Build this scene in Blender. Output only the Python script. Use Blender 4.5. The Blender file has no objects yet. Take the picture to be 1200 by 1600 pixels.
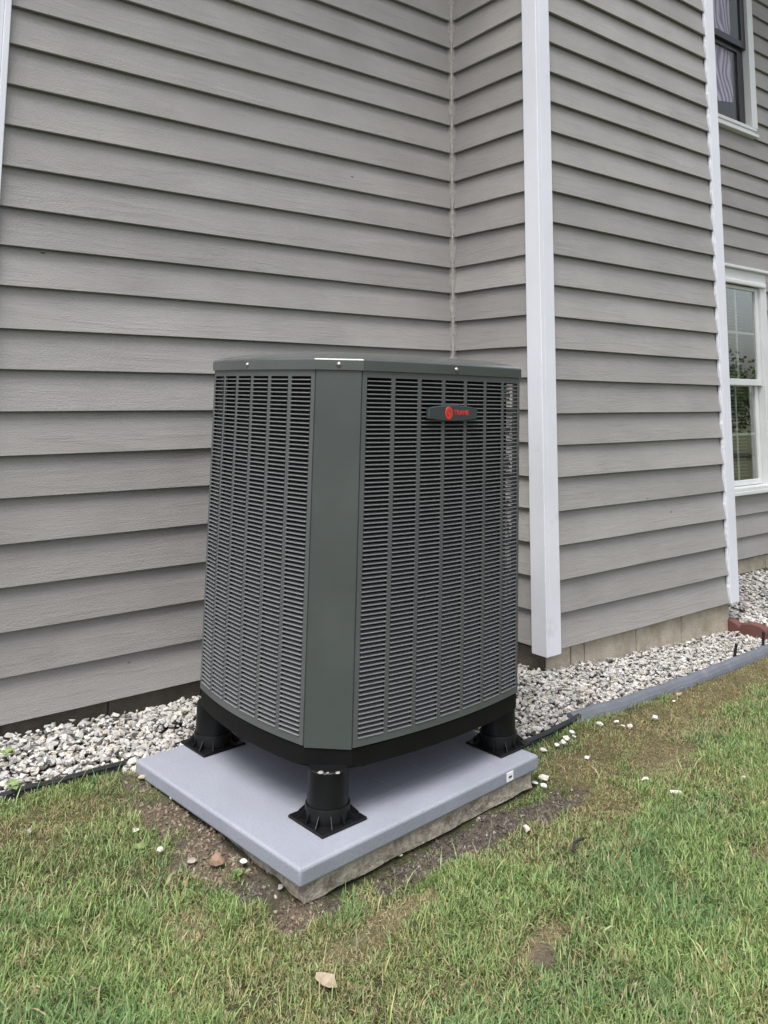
import bpy, bmesh, math, random
import numpy as np
from mathutils import Vector, Matrix
random.seed(7); rng = np.random.default_rng(11)
scene = bpy.context.scene
C = scene.collection
R = math.radians

# ------------------------------------------------------------------ camera
cam_d = bpy.data.cameras.new('camera'); cam = bpy.data.objects.new('camera', cam_d); C.objects.link(cam)
scene.camera = cam
YAW, PITCH, ROLL = 0.6710433, 0.1166527, 0.0031518
F = Vector((math.sin(YAW)*math.cos(PITCH), math.cos(YAW)*math.cos(PITCH), math.sin(PITCH)))
r0 = Vector((math.cos(YAW), -math.sin(YAW), 0)); u0 = r0.cross(F)
Rt = r0*math.cos(ROLL) + u0*math.sin(ROLL); Up = -r0*math.sin(ROLL) + u0*math.cos(ROLL)
M = Matrix((Rt, Up, -F)).transposed().to_4x4(); M.translation = Vector((-3.097952, -3.354042, 1.166812))
cam.matrix_world = M
cam_d.sensor_fit = 'VERTICAL'; cam_d.sensor_height = 24.0
cam_d.lens = 1289.796/1600*24.0
cam_d.shift_x = (600-611.864)/1600; cam_d.shift_y = -(800-476.973)/1600
cam_d.clip_start = 0.05; cam_d.clip_end = 2000

# ------------------------------------------------------------------ world: overcast daylight
SUN_EL, SUN_AZ = R(66), R(240)          # azimuth clockwise from +Y
w = bpy.data.worlds.new('World'); scene.world = w; w.use_nodes = True
nt = w.node_tree; nt.nodes.clear()
sky = nt.nodes.new('ShaderNodeTexSky'); sky.sky_type = 'NISHITA'; sky.sun_disc = False
sky.sun_elevation = SUN_EL; sky.sun_rotation = SUN_AZ
sky.air_density = 1.0; sky.dust_density = 4.0; sky.ozone_density = 1.0
hs = nt.nodes.new('ShaderNodeHueSaturation'); hs.inputs['Saturation'].default_value = 0.34
bg = nt.nodes.new('ShaderNodeBackground'); bg.inputs['Strength'].default_value = 0.11
ow = nt.nodes.new('ShaderNodeOutputWorld')
nt.links.new(sky.outputs[0], hs.inputs['Color']); nt.links.new(hs.outputs[0], bg.inputs['Color']); nt.links.new(bg.outputs[0], ow.inputs[0])
sd = bpy.data.lights.new('sun', 'SUN'); so = bpy.data.objects.new('sun', sd); C.objects.link(so)
sd.energy = 1.5; sd.angle = R(40); sd.color = (1.0, 0.97, 0.93)
tosun = Vector((math.sin(SUN_AZ)*math.cos(SUN_EL), math.cos(SUN_AZ)*math.cos(SUN_EL), math.sin(SUN_EL)))
so.rotation_euler = tosun.to_track_quat('Z', 'Y').to_euler()
vs = scene.view_settings; vs.view_transform = 'Standard'; vs.look = 'None'; vs.exposure = 1.16; vs.gamma = 1.0
vs.use_curve_mapping = False
scene.cycles.max_bounces = 8

# ------------------------------------------------------------------ helpers
def link(o, parent=None):
    C.objects.link(o)
    if parent is not None: o.parent = parent
    return o
def mesh(name, verts, faces, mat=None, smooth=False):
    me = bpy.data.meshes.new(name); me.from_pydata([tuple(v) for v in verts], [], faces); me.update()
    if mat: me.materials.append(mat)
    if smooth: me.polygons.foreach_set('use_smooth', [True]*len(me.polygons))
    return me
def obj(name, verts, faces, mat=None, parent=None, smooth=False):
    return link(bpy.data.objects.new(name, mesh(name, verts, faces, mat, smooth)), parent)
def bmobj(name, bm, mat=None, parent=None, smooth=False):
    bmesh.ops.recalc_face_normals(bm, faces=bm.faces)
    me = bpy.data.meshes.new(name); bm.to_mesh(me); bm.free()
    if mat: me.materials.append(mat)
    if smooth: me.polygons.foreach_set('use_smooth', [True]*len(me.polygons))
    return link(bpy.data.objects.new(name, me), parent)
def tag(o, label=None, cat=None, group=None, kind=None):
    if label: o['label'] = label
    if cat: o['category'] = cat
    if group: o['group'] = group
    if kind: o['kind'] = kind
    return o
def empty(name, loc, parent=None):
    o = bpy.data.objects.new(name, None); o.empty_display_size = 0.1; o.location = loc
    return link(o, parent)
def add_box(bm, x0, x1, y0, y1, z0, z1, bevel=0.0, seg=1):
    r = bmesh.ops.create_cube(bm, size=1.0)
    vv = r['verts']
    for v in vv:
        v.co = Vector(((x0+x1)/2+v.co.x*(x1-x0), (y0+y1)/2+v.co.y*(y1-y0), (z0+z1)/2+v.co.z*(z1-z0)))
    if bevel > 0:
        es = list({e for v in vv for e in v.link_edges})
        bmesh.ops.bevel(bm, geom=es, offset=bevel, segments=seg, affect='EDGES', profile=0.5)
def box(name, x0, x1, y0, y1, z0, z1, mat, parent=None, bevel=0.0, seg=1):
    bm = bmesh.new(); add_box(bm, x0, x1, y0, y1, z0, z1, bevel, seg)
    return bmobj(name, bm, mat, parent)
def add_prism(bm, poly, z0, z1, cap=True):
    a = [bm.verts.new((x, y, z0)) for x, y in poly]; b = [bm.verts.new((x, y, z1)) for x, y in poly]
    n = len(poly)
    for i in range(n): bm.faces.new((a[i], a[(i+1) % n], b[(i+1) % n], b[i]))
    if cap: bm.faces.new(a[::-1]); bm.faces.new(b)
def add_lathe(bm, prof, n=32, cx=0, cy=0):
    rings = []
    for r, z in prof:
        if r < 1e-6: rings.append([bm.verts.new((cx, cy, z))])
        else: rings.append([bm.verts.new((cx+r*math.cos(2*math.pi*i/n), cy+r*math.sin(2*math.pi*i/n), z)) for i in range(n)])
    for a, b in zip(rings, rings[1:]):
        for i in range(n):
            j = (i+1) % n
            if len(a) == 1 and len(b) == 1: continue
            if len(a) == 1: bm.faces.new((a[0], b[i], b[j]))
            elif len(b) == 1: bm.faces.new((a[i], a[j], b[0]))
            else: bm.faces.new((a[i], a[j], b[j], b[i]))
def vnoise(x, y, s, seed=0):
    """smooth value noise, 0..1, cell size s"""
    x = np.asarray(x)/s; y = np.asarray(y)/s
    xi = np.floor(x).astype(np.int64); yi = np.floor(y).astype(np.int64)
    fx = x-xi; fy = y-yi; fx = fx*fx*(3-2*fx); fy = fy*fy*(3-2*fy)
    def h(a, b):
        n = (a*374761393 + b*668265263 + seed*1274126177) & 0xffffffff
        n = ((n ^ (n >> 13))*1103515245) & 0xffffffff
        return ((n ^ (n >> 16)) & 0xffff)/65535.0
    return (h(xi, yi)*(1-fx)+h(xi+1, yi)*fx)*(1-fy)+(h(xi, yi+1)*(1-fx)+h(xi+1, yi+1)*fx)*fy
def fbm(x, y, s, seed=0, o=3):
    t = 0; a = 0.5; n = 0
    for i in range(o): t = t+a*vnoise(x, y, s/2**i, seed+i*17); n += a; a *= 0.5
    return t/n
def sstep(a, b, x):
    t = np.clip((np.asarray(x)-a)/(b-a), 0, 1); return t*t*(3-2*t)

# ------------------------------------------------------------------ materials
def newmat(name):
    m = bpy.data.materials.new(name); m.use_nodes = True
    n = m.node_tree; b = n.nodes['Principled BSDF']
    return m, n, b
def N(n, t, **kw):
    o = n.nodes.new(t)
    for k, v in kw.items():
        if k in o.inputs.keys(): o.inputs[k].default_value = v
        else: setattr(o, k, v)
    return o
def ramp(n, fac, stops):
    r = N(n, 'ShaderNodeValToRGB'); n.links.new(fac, r.inputs[0])
    e = r.color_ramp.elements
    while len(e) < len(stops): e.new(0.5)
    for el, (p, c) in zip(e, stops):
        el.position = p; el.color = (c, c, c, 1) if isinstance(c, (int, float)) else (*c, 1)
    return r.outputs[0]
def mixc(n, fac, a, b, mode='MIX'):
    m = N(n, 'ShaderNodeMix', data_type='RGBA', blend_type=mode)
    for s, v in ((m.inputs[0], fac), (m.inputs[6], a), (m.inputs[7], b)):
        if hasattr(v, 'is_output'): n.links.new(v, s)
        elif isinstance(v, (int, float)): s.default_value = v
        else: s.default_value = (*v, 1)
    return m.outputs[2]
def bump(n, b, h, strength, dist, chain=None):
    bp = N(n, 'ShaderNodeBump'); bp.inputs['Strength'].default_value = strength; bp.inputs['Distance'].default_value = dist
    n.links.new(h, bp.inputs['Height'])
    if chain: n.links.new(chain, bp.inputs['Normal'])
    n.links.new(bp.outputs[0], b.inputs['Normal'])
    return bp.outputs[0]
def noise(n, vec, scale, detail=3, rough=0.55, dist=0.0):
    t = N(n, 'ShaderNodeTexNoise'); t.inputs['Scale'].default_value = scale; t.inputs['Detail'].default_value = detail
    t.inputs['Roughness'].default_value = rough; t.inputs['Distortion'].default_value = dist
    if vec is not None: n.links.new(vec, t.inputs['Vector'])
    return t.outputs['Fac']
def ocoord(n):
    return N(n, 'ShaderNodeTexCoord').outputs['Object']

def siding_material(name, col):
    m, n, b = newmat(name)
    tc = ocoord(n); sep = N(n, 'ShaderNodeSeparateXYZ'); n.links.new(tc, sep.inputs[0])
    run = N(n, 'ShaderNodeMath', operation='ADD'); n.links.new(sep.outputs[0], run.inputs[0]); n.links.new(sep.outputs[1], run.inputs[1])
    oi = N(n, 'ShaderNodeObjectInfo')
    off = N(n, 'ShaderNodeMath', operation='MULTIPLY'); n.links.new(oi.outputs['Random'], off.inputs[0]); off.inputs[1].default_value = 60.0
    cmb = N(n, 'ShaderNodeCombineXYZ'); n.links.new(run.outputs[0], cmb.inputs[0]); n.links.new(off.outputs[0], cmb.inputs[1]); n.links.new(sep.outputs[2], cmb.inputs[2])
    mp = N(n, 'ShaderNodeMapping'); mp.inputs['Scale'].default_value = (3.0, 1.0, 60.0); n.links.new(cmb.outputs[0], mp.inputs[0])
    grain = noise(n, mp.outputs[0], 1.6, 5, 0.6, 0.9)                      # long wood grain
    mp2 = N(n, 'ShaderNodeMapping'); mp2.inputs['Scale'].default_value = (1.2, 1.0, 9.0); n.links.new(cmb.outputs[0], mp2.inputs[0])
    figure = noise(n, mp2.outputs[0], 1.3, 3, 0.5, 1.5)                    # where the grain shows
    fine = noise(n, cmb.outputs[0], 230.0, 2, 0.6)
    mp3 = N(n, 'ShaderNodeMapping'); mp3.inputs['Scale'].default_value = (1.0, 1.0, 1.0); n.links.new(cmb.outputs[0], mp3.inputs[0])
    blot = noise(n, mp3.outputs[0], 2.3, 4, 0.55)
    # paint tone: per board, blotches, faint grain
    tone = ramp(n, oi.outputs['Random'], [(0.0, 0.90), (1.0, 1.06)])
    c = mixc(n, 1.0, col, tone, 'MULTIPLY')
    c = mixc(n, 1.0, c, ramp(n, blot, [(0.3, 0.88), (0.7, 1.06)]), 'MULTIPLY')
    gm = N(n, 'ShaderNodeMath', operation='MULTIPLY'); n.links.new(ramp(n, figure, [(0.45, 0.0), (0.62, 1.0)]), gm.inputs[0]); n.links.new(ramp(n, grain, [(0.35, 1.0), (0.48, 0.0)]), gm.inputs[1])
    c = mixc(n, gm.outputs[0], c, mixc(n, 1.0, c, (0.87, 0.87, 0.88), 'MULTIPLY'))
    c = mixc(n, 1.0, c, ramp(n, fine, [(0.25, 0.93), (0.75, 1.06)]), 'MULTIPLY')
    # sparse nail dimples and scuffs
    vo = N(n, 'ShaderNodeTexVoronoi'); vo.inputs['Scale'].default_value = 1.0; vo.inputs['Randomness'].default_value = 1.0
    mp4 = N(n, 'ShaderNodeMapping'); mp4.inputs['Scale'].default_value = (2.3, 1.0, 6.2); n.links.new(cmb.outputs[0], mp4.inputs[0]); n.links.new(mp4.outputs[0], vo.inputs['Vector'])
    nail = ramp(n, vo.outputs['Distance'], [(0.012, 1.0), (0.03, 0.0)])
    c = mixc(n, nail, c, (0.07, 0.065, 0.06))
    n.links.new(c, b.inputs['Base Color'])
    b.inputs['Roughness'].default_value = 0.62; b.inputs['Specular IOR Level'].default_value = 0.35
    ad = N(n, 'ShaderNodeMath', operation='MULTIPLY_ADD'); n.links.new(grain, ad.inputs[0]); n.links.new(ramp(n, figure, [(0.35, 0.12), (0.65, 1.0)]), ad.inputs[1]); n.links.new(fine, ad.inputs[2])
    ad.inputs[2].default_value = 0
    b1 = bump(n, b, ad.outputs[0], 0.8, 0.0026)
    bump(n, b, fine, 0.25, 0.0012, b1)
    return m
M_siding = siding_material('taupe painted siding', (0.338, 0.325, 0.314))

def plain(name, col, rough=0.5, var=0.08, nscale=8.0, bscale=120.0, bstr=0.15, bdist=0.001, spec=0.5, spot=None, metallic=0.0):
    m, n, b = newmat(name); tc = ocoord(n)
    f = noise(n, tc, nscale, 4, 0.6)
    c = mixc(n, 1.0, col, ramp(n, f, [(0.25, 1-var), (0.75, 1+var)]), 'MULTIPLY')
    if spot:
        sc, lo, hi, scol = spot
        c = mixc(n, ramp(n, noise(n, tc, sc, 5, 0.65), [(lo, 0.0), (hi, 1.0)]), c, scol)
    n.links.new(c, b.inputs['Base Color'])
    b.inputs['Roughness'].default_value = rough; b.inputs['Specular IOR Level'].default_value = spec; b.inputs['Metallic'].default_value = metallic
    if bstr: bump(n, b, noise(n, tc, bscale, 3, 0.6), bstr, bdist)
    return m
M_trim = plain('white painted trim', (0.72, 0.74, 0.80), 0.5, 0.05, 3.0, 90.0, 0.35, 0.0012, spot=(5.0, 0.62, 0.85, (0.50, 0.51, 0.53)))
M_vinyl = plain('white vinyl window', (0.70, 0.72, 0.72), 0.4, 0.05, 5.0, 60.0, 0.05, 0.0005, spot=(7.0, 0.6, 0.9, (0.48, 0.48, 0.47)))
M_caulk = plain('painted caulk', (0.35, 0.335, 0.315), 0.6, 0.15, 30.0, 70.0, 0.8, 0.003)
M_wcaulk = plain('white caulk', (0.62, 0.64, 0.69), 0.5, 0.1, 30.0, 70.0, 0.4, 0.002)
M_metal = plain('green grey powder coat', (0.062, 0.072, 0.070), 0.36, 0.11, 5.0, 420.0, 0.14, 0.0007, spec=0.5, spot=(2.5, 0.5, 0.85, (0.075, 0.084, 0.081)))
M_metal2 = plain('green grey powder coat slats', (0.170, 0.180, 0.184), 0.42, 0.10, 40.0, 300.0, 0.1, 0.0005, spec=0.5)
M_cap = plain('green grey gloss cap', (0.066, 0.077, 0.075), 0.15, 0.07, 3.0, 300.0, 0.05, 0.0005, spec=0.9)
M_panel_sheen = plain('green grey louver sheen', (0.088, 0.098, 0.099), 0.36, 0.10, 5.0, 420.0, 0.12, 0.0006, spec=0.5)  # same coat as the corner panels, lightened in colour for its sheen
M_blackp = plain('black plastic', (0.005, 0.0053, 0.006), 0.42, 0.2, 20.0, 200.0, 0.25, 0.0008, spec=0.28)
M_pan = plain('black base pan', (0.0035, 0.0038, 0.0038), 0.6, 0.3, 14.0, 120.0, 0.4, 0.0015, spec=0.22)
M_coil = plain('dark coil', (0.006, 0.006, 0.007), 0.7, 0.3, 30.0, 200.0, 0.2, 0.001)
M_tube = plain('bright tube', (0.55, 0.55, 0.54), 0.3, 0.2, 30.0, 200.0, 0.1, 0.001, metallic=0.8)
M_steel = plain('zinc screw', (0.35, 0.35, 0.34), 0.35, 0.2, 60.0, 200.0, 0.1, 0.001, metallic=0.9)
M_badge = plain('badge grey', (0.040, 0.050, 0.052), 0.35, 0.08, 60.0, 300.0, 0.1, 0.0005)
M_red = plain('badge red', (0.62, 0.035, 0.022), 0.4, 0.05, 60.0, 300.0, 0.0)
M_pad = plain('grey composite pad', (0.268, 0.284, 0.335), 0.65, 0.10, 4.0, 300.0, 0.8, 0.0016, spot=(210.0, 0.52, 0.68, (0.195, 0.205, 0.238)))
M_slab = plain('old rough concrete', (0.40, 0.355, 0.295), 0.92, 0.45, 55.0, 130.0, 1.0, 0.007, spot=(26.0, 0.50, 0.66, (0.20, 0.165, 0.125)))
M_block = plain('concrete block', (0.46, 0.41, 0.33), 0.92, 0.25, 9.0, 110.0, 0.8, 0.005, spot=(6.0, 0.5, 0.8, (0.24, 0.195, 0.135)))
M_blockdark = plain('dark concrete block', (0.15, 0.128, 0.105), 0.92, 0.3, 8.0, 110.0, 0.8, 0.005, spot=(6.0, 0.5, 0.8, (0.07, 0.055, 0.045)))  # much darker brown than the other blocks
M_mortar = plain('mortar', (0.13, 0.112, 0.09), 0.95, 0.2, 20.0, 150.0, 0.6, 0.003)
M_greyedge = plain('grey plastic edging', (0.125, 0.138, 0.165), 0.5, 0.14, 9.0, 90.0, 0.35, 0.002, spot=(12.0, 0.55, 0.8, (0.19, 0.19, 0.20)))
M_blackedge = plain('black plastic edging', (0.022, 0.024, 0.028), 0.55, 0.25, 12.0, 120.0, 0.4, 0.002)
M_redblock = plain('red scalloped concrete', (0.130, 0.055, 0.046), 0.85, 0.15, 15.0, 140.0, 0.6, 0.003)
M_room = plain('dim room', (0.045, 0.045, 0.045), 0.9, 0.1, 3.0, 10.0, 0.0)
M_blind = plain('dimmed blind', (0.20, 0.205, 0.195), 0.6, 0.05, 3.0, 10.0, 0.0)  # white slats, dimmed in the colour so the pane's reflection dominates
M_bronze = plain('dark bronze sash', (0.035, 0.037, 0.042), 0.4, 0.15, 6.0, 90.0, 0.1, 0.0005)
M_sheath = plain('sheathing', (0.10, 0.085, 0.065), 0.9, 0.1, 3.0, 10.0, 0.0)
M_white = plain('white sticker', (0.82, 0.83, 0.84), 0.45, 0.02, 5.0, 10.0, 0.0)
M_ink = plain('sticker ink', (0.06, 0.065, 0.07), 0.5, 0.1, 300.0, 10.0, 0.0)

def curtain_material():
    m, n, b = newmat('moire curtain'); tc = ocoord(n)
    mp = N(n, 'ShaderNodeMapping'); mp.inputs['Scale'].default_value = (2.4, 1.0, 1.5); n.links.new(tc, mp.inputs[0])
    wv = N(n, 'ShaderNodeTexWave', wave_type='BANDS', bands_direction='X'); n.links.new(mp.outputs[0], wv.inputs['Vector'])
    wv.inputs['Scale'].default_value = 2.0; wv.inputs['Distortion'].default_value = 16.0; wv.inputs['Detail'].default_value = 1.0; wv.inputs['Detail Scale'].default_value = 0.8
    c = mixc(n, wv.outputs['Fac'], (0.20, 0.13, 0.29), (0.80, 0.64, 0.88))
    n.links.new(c, b.inputs['Base Color']); b.inputs['Roughness'].default_value = 0.8
    return m
M_curtain = curtain_material()
def glass_material(base=0.16, k=0.8):
    m, n, b = newmat('window glass')
    b.inputs['Base Color'].default_value = (0.9, 0.95, 0.92, 1); b.inputs['Roughness'].default_value = 0.0
    b.inputs['IOR'].default_value = 1.52; b.inputs['Transmission Weight'].default_value = 1.0
    t = N(n, 'ShaderNodeBsdfTransparent'); t.inputs[0].default_value = (0.88, 0.90, 0.88, 1)
    g = N(n, 'ShaderNodeBsdfGlossy'); g.inputs['Roughness'].default_value = 0.0; g.inputs[0].default_value = (0.95, 0.97, 0.96, 1)
    lw = N(n, 'ShaderNodeLayerWeight'); lw.inputs[0].default_value = 0.5
    pw = N(n, 'ShaderNodeMath', operation='POWER'); n.links.new(lw.outputs['Facing'], pw.inputs[0]); pw.inputs[1].default_value = 3.0
    fr = N(n, 'ShaderNodeMath', operation='MULTIPLY_ADD'); n.links.new(pw.outputs[0], fr.inputs[0]); fr.inputs[1].default_value = k; fr.inputs[2].default_value = base
    mx = N(n, 'ShaderNodeMixShader'); n.links.new(fr.outputs[0], mx.inputs[0]); n.links.new(t.outputs[0], mx.inputs[1]); n.links.new(g.outputs[0], mx.inputs[2])
    n.links.new(mx.outputs[0], n.nodes['Material Output'].inputs[0])
    return m
M_glass = glass_material()
M_glass_screened = glass_material(0.03, 0.3)
def attr_material(name, rough, transl=0.0, var=0.0, nscale=40.0, bstr=0.0, bscale=60.0, bdist=0.004):
    m, n, b = newmat(name)
    at = N(n, 'ShaderNodeAttribute'); at.attribute_name = 'col'
    c = at.outputs['Color']; tc = ocoord(n)
    if var: c = mixc(n, 1.0, c, ramp(n, noise(n, tc, nscale, 5, 0.65), [(0.25, 1-var), (0.75, 1+var)]), 'MULTIPLY')
    n.links.new(c, b.inputs['Base Color']); b.inputs['Roughness'].default_value = rough; b.inputs['Specular IOR Level'].default_value = 0.3
    if bstr: bump(n, b, noise(n, tc, bscale, 5, 0.7), bstr, bdist)
    if transl:
        t = N(n, 'ShaderNodeBsdfTranslucent'); n.links.new(c, t.inputs[0])
        mx = N(n, 'ShaderNodeMixShader'); mx.inputs[0].default_value = transl
        n.links.new(b.outputs[0], mx.inputs[1]); n.links.new(t.outputs[0], mx.inputs[2]); n.links.new(mx.outputs[0], n.nodes['Material Output'].inputs[0])
    return m
M_grass = attr_material('grass blades', 0.42, 0.22)
M_ground = attr_material('soil and turf', 0.95, 0.0, 0.6, 60.0, 1.0, 80.0, 0.022)
M_stone = attr_material('crushed stone', 0.85, 0.0, 0.16, 60.0, 0.5, 120.0, 0.002)
M_leaf = attr_material('tree leaves', 0.6, 0.35)
def setcol(me, cols):
    a = me.color_attributes.new('col', 'FLOAT_COLOR', 'POINT')
    c = np.ones((len(cols), 4), dtype=np.float32); c[:, :3] = cols
    a.data.foreach_set('color', c.ravel())
def np_mesh(name, V, quads, tris, mat, cols=None, smooth=False):
    me = bpy.data.meshes.new(name)
    nq, ntr = len(quads), len(tris)
    me.vertices.add(len(V)); me.vertices.foreach_set('co', np.ascontiguousarray(V, dtype=np.float32).ravel())
    loops = np.concatenate([np.asarray(quads, dtype=np.int32).ravel(), np.asarray(tris, dtype=np.int32).ravel()]).astype(np.int32)
    me.loops.add(len(loops)); me.loops.foreach_set('vertex_index', loops)
    starts = np.concatenate([np.arange(nq)*4, nq*4+np.arange(ntr)*3]).astype(np.int32)
    me.polygons.add(nq+ntr); me.polygons.foreach_set('loop_start', starts)
    me.update(calc_edges=True); me.validate()
    me.polygons.foreach_set('use_smooth', [smooth]*(nq+ntr))
    me.materials.append(mat)
    if cols is not None: setcol(me, cols)
    return me

# ================================================================== geometry of the place
EXP = 0.16                 # siding exposure; z = 0 is the bottom of the siding
BD = 0.6363                # depth of the chase
CX = 1.725                 # width of the chase
LX = -2.354                # left end of the siding
PADC, PADYAW, PADW, PADD, PADZ = (-1.394, -0.9275), R(5.2), 1.022, 0.908, -0.03
def pad_local(x, y):
    dx = np.asarray(x)-PADC[0]; dy = np.asarray(y)-PADC[1]; c, s = math.cos(PADYAW), math.sin(PADYAW)
    return c*dx+s*dy, -s*dx+c*dy
def edge_y(x):             # line of the edging that parts gravel and lawn
    return np.interp(x, [-4, -2.1, -1.90, -0.87, -0.33, 0.4, 1.7, 4.5], [-0.395, -0.405, -0.41, -1.135, -1.068, -1.05, -0.925, -0.80])
def in_gravel(x, y):
    x = np.asarray(x); y = np.asarray(y)
    lx, ly = pad_local(x, y)
    inpad = (np.abs(lx) < PADW/2-0.03) & (np.abs(ly) < PADD/2-0.03)
    wall = np.where(x < 0, -0.02, np.where(x < CX-0.02, -BD+0.03, -0.02))
    e = np.where((x > -1.95) & (x < -0.86), -0.52, edge_y(x))
    return (y < wall) & (y > e) & ~inpad
def g_base(x, y):
    x = np.asarray(x, dtype=float); y = np.asarray(y, dtype=float)
    z = -0.080+0.042*np.maximum(y, -6)-0.046*np.clip(x+0.3, 0, 6)
    bed = -0.115+0.05*y
    k = sstep(1.66, 1.74, x)*sstep(-0.03, 0.03, y-edge_y(x))
    z = z*(1-k)+bed*k
    lx, ly = pad_local(x, y)
    left = np.exp(-((lx+PADW/2+0.03)/0.10)**2)*sstep(-0.52, -0.25, ly)*sstep(0.55, 0.4, ly)
    z = z+0.030*left
    pit = np.exp(-((ly+PADD/2+0.05)/0.09)**2)*sstep(-0.55, -0.35, lx)*sstep(0.60, 0.45, lx)
    z = z-0.010*pit
    return z
DIRT = [  # x, y, rx, ry, angle, strength, kind  (bare ground beside the slab, thin turf, straw)
    (-1.985, -0.82, 0.055, 0.17, 8, 0.95, 'dirt'), (-1.955, -1.10, 0.085, 0.19, 12, 1.0, 'dirt'), (-1.90, -1.30, 0.065, 0.10, 0, 0.9, 'soil'),
    (-1.86, -1.40, 0.09, 0.065, 30, 1.0, 'dirt'), (-1.925, -0.98, 0.045, 0.44, 6.5, 0.9, 'dirt'), (-1.30, -1.425, 0.44, 0.060, 4, 1.0, 'soil'), (-0.95, -1.44, 0.18, 0.06, 0, 0.9, 'soil'),
    (-0.62, -1.33, 0.20, 0.16, 20, 0.85, 'moss'), (-0.25, -1.27, 0.36, 0.17, 5, 0.8, 'moss'), (0.35, -1.17, 0.55, 0.12, 5, 0.9, 'moss'), (1.0, -1.05, 0.6, 0.12, 7, 0.8, 'moss'),
    (-0.75, -1.52, 0.16, 0.13, 0, 0.75, 'moss'), (-2.25, -0.62, 0.20, 0.12, 0, 0.45, 'moss'), (-1.62, -1.56, 0.17, 0.05, 0, 0.7, 'straw'),
    (-0.35, -1.47, 0.20, 0.09, 10, 0.6, 'straw'), (-2.12, -1.30, 0.07, 0.10, 0, 0.7, 'straw'), (-1.475, -1.905, 0.045, 0.028, 30, 0.85, 'dirt'), (-1.42, -1.86, 0.11, 0.04, 20, 0.8, 'straw'),
    (-1.80, -1.60, 0.10, 0.05, 0, 0.5, 'straw'), (0.1, -1.36, 0.18, 0.07, 0, 0.5, 'straw'), (-0.55, -2.0, 0.10, 0.06, 0, 0.5, 'straw')]
def zone(x, y, kind):
    t = np.zeros(np.shape(x))
    wob = 0.75*(fbm(x, y, 0.12, 5)-0.5)+0.65*(fbm(x, y, 0.04, 9)-0.5)
    for cx, cy, rx, ry, a, s, k in DIRT:
        if k != kind: continue
        ca, sa = math.cos(R(a)), math.sin(R(a)); dx = x-cx; dy = y-cy
        d = np.sqrt(((ca*dx+sa*dy)/rx)**2+((-sa*dx+ca*dy)/ry)**2)+wob*1.3
        t = np.maximum(t, s*sstep(1.25, 0.65, d))
    return t

def ground_z(x, y):
    x = np.atleast_1d(np.asarray(x, dtype=float)); y = np.atleast_1d(np.asarray(y, dtype=float))
    d = np.maximum(zone(x, y, 'dirt'), zone(x, y, 'soil'))
    return g_base(x, y)+(0.010+0.030*d)*(fbm(x, y, 0.09, 3, 4)-0.5)*1.6

# ------------------------------------------------------------------ ground sheet (reaches the horizon)
def build_ground():
    xs = np.concatenate([[-400, -150, -50, -20, -9, -5, -4, -3.3], np.arange(-2.9, 2.4, 0.022), [2.6, 3, 3.5, 4, 5, 7, 12, 30, 90, 400]])
    ys = np.concatenate([[-400, -150, -50, -20, -9, -6, -4.5, -3.6, -3.1], np.arange(-2.75, 0.12, 0.022), [0.4, 1, 3, 8, 20, 60, 400]])
    X, Y = np.meshgrid(xs, ys); x = X.ravel(); y = Y.ravel()
    z = g_base(np.clip(x, -6, 6), np.clip(y, -6, 1))
    near = (np.abs(x) < 3.2) & (y > -3.2) & (y < 0.3)
    d = np.maximum(zone(x, y, 'dirt'), zone(x, y, 'soil'))
    rough = 0.010+0.030*d
    z = z+near*rough*(fbm(x, y, 0.09, 3, 4)-0.5)*1.6
    gr = in_gravel(x, y)
    z = z-0.012*gr
    col = np.array([0.085, 0.092, 0.040])[None]*(0.75+0.5*fbm(x, y, 0.12, 40)[:, None])
    def lay(col, k, c): return col*(1-k[:, None])+np.array(c)[None]*k[:, None]
    col = lay(col, zone(x, y, 'straw'), (0.26, 0.21, 0.12)); col = lay(col, zone(x, y, 'moss'), (0.150, 0.125, 0.058))
    col = lay(col, zone(x, y, 'dirt'), (0.150, 0.120, 0.090)); col = lay(col, zone(x, y, 'soil'), (0.115, 0.094, 0.074))
    col = lay(col, gr.astype(float), (0.085, 0.080, 0.074))
    far = (np.maximum(np.abs(x), np.abs(y)) > 3.5).astype(float); col = lay(col, far, (0.085, 0.090, 0.048))
    nx, ny = len(xs), len(ys)
    i = (np.arange(ny-1)[:, None]*nx+np.arange(nx-1)[None]).ravel()
    q = np.stack([i, i+1, i+nx+1, i+nx], 1)
    me = np_mesh('ground', np.stack([x, y, z], 1), q, np.zeros((0, 3), int), M_ground, col, True)
    o = link(bpy.data.objects.new('ground', me)); tag(o, kind='structure')
build_ground()

# ------------------------------------------------------------------ the house
house = tag(empty('house', (0, 0, 0)), 'taupe lap sided house with white corner boards and a projecting chase', 'house')
AL = [-7, -2, 0, -1, -3, 4, 1, 6, 5, 0, 4, 0, -9, -9, -6, -4, 0, -3]
AR = [5, 12, 12, 9, 10, 6, 10, 10, 10, 8, 10, 8, -9, 4, 7, 4, 8, 11, 4, 0, -10, -4]
BR = [5, 12, 12, 10, 11, 6, 11, 11, 10, 6, 4, 5, -8, -1, 2, 3, 9, 10, 7, 3, 4]
CL = [-7, -2, -8, -4, -2, 2, -3, -7, 1, -5, -3, -4, -5, 1, 2, 2, -2, -1, -3, 1, 6]
CR = [-12, -10, -4, -4, 0, 1, -2, -5, -7, -10, -7, -6, -3, 0, -2, 3, -2, -4, -5, -6, -5, -2, -7, -10]
ROWS = 35
def dz(a, k): return (a[k] if k < len(a) else 0)*0.001
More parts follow.
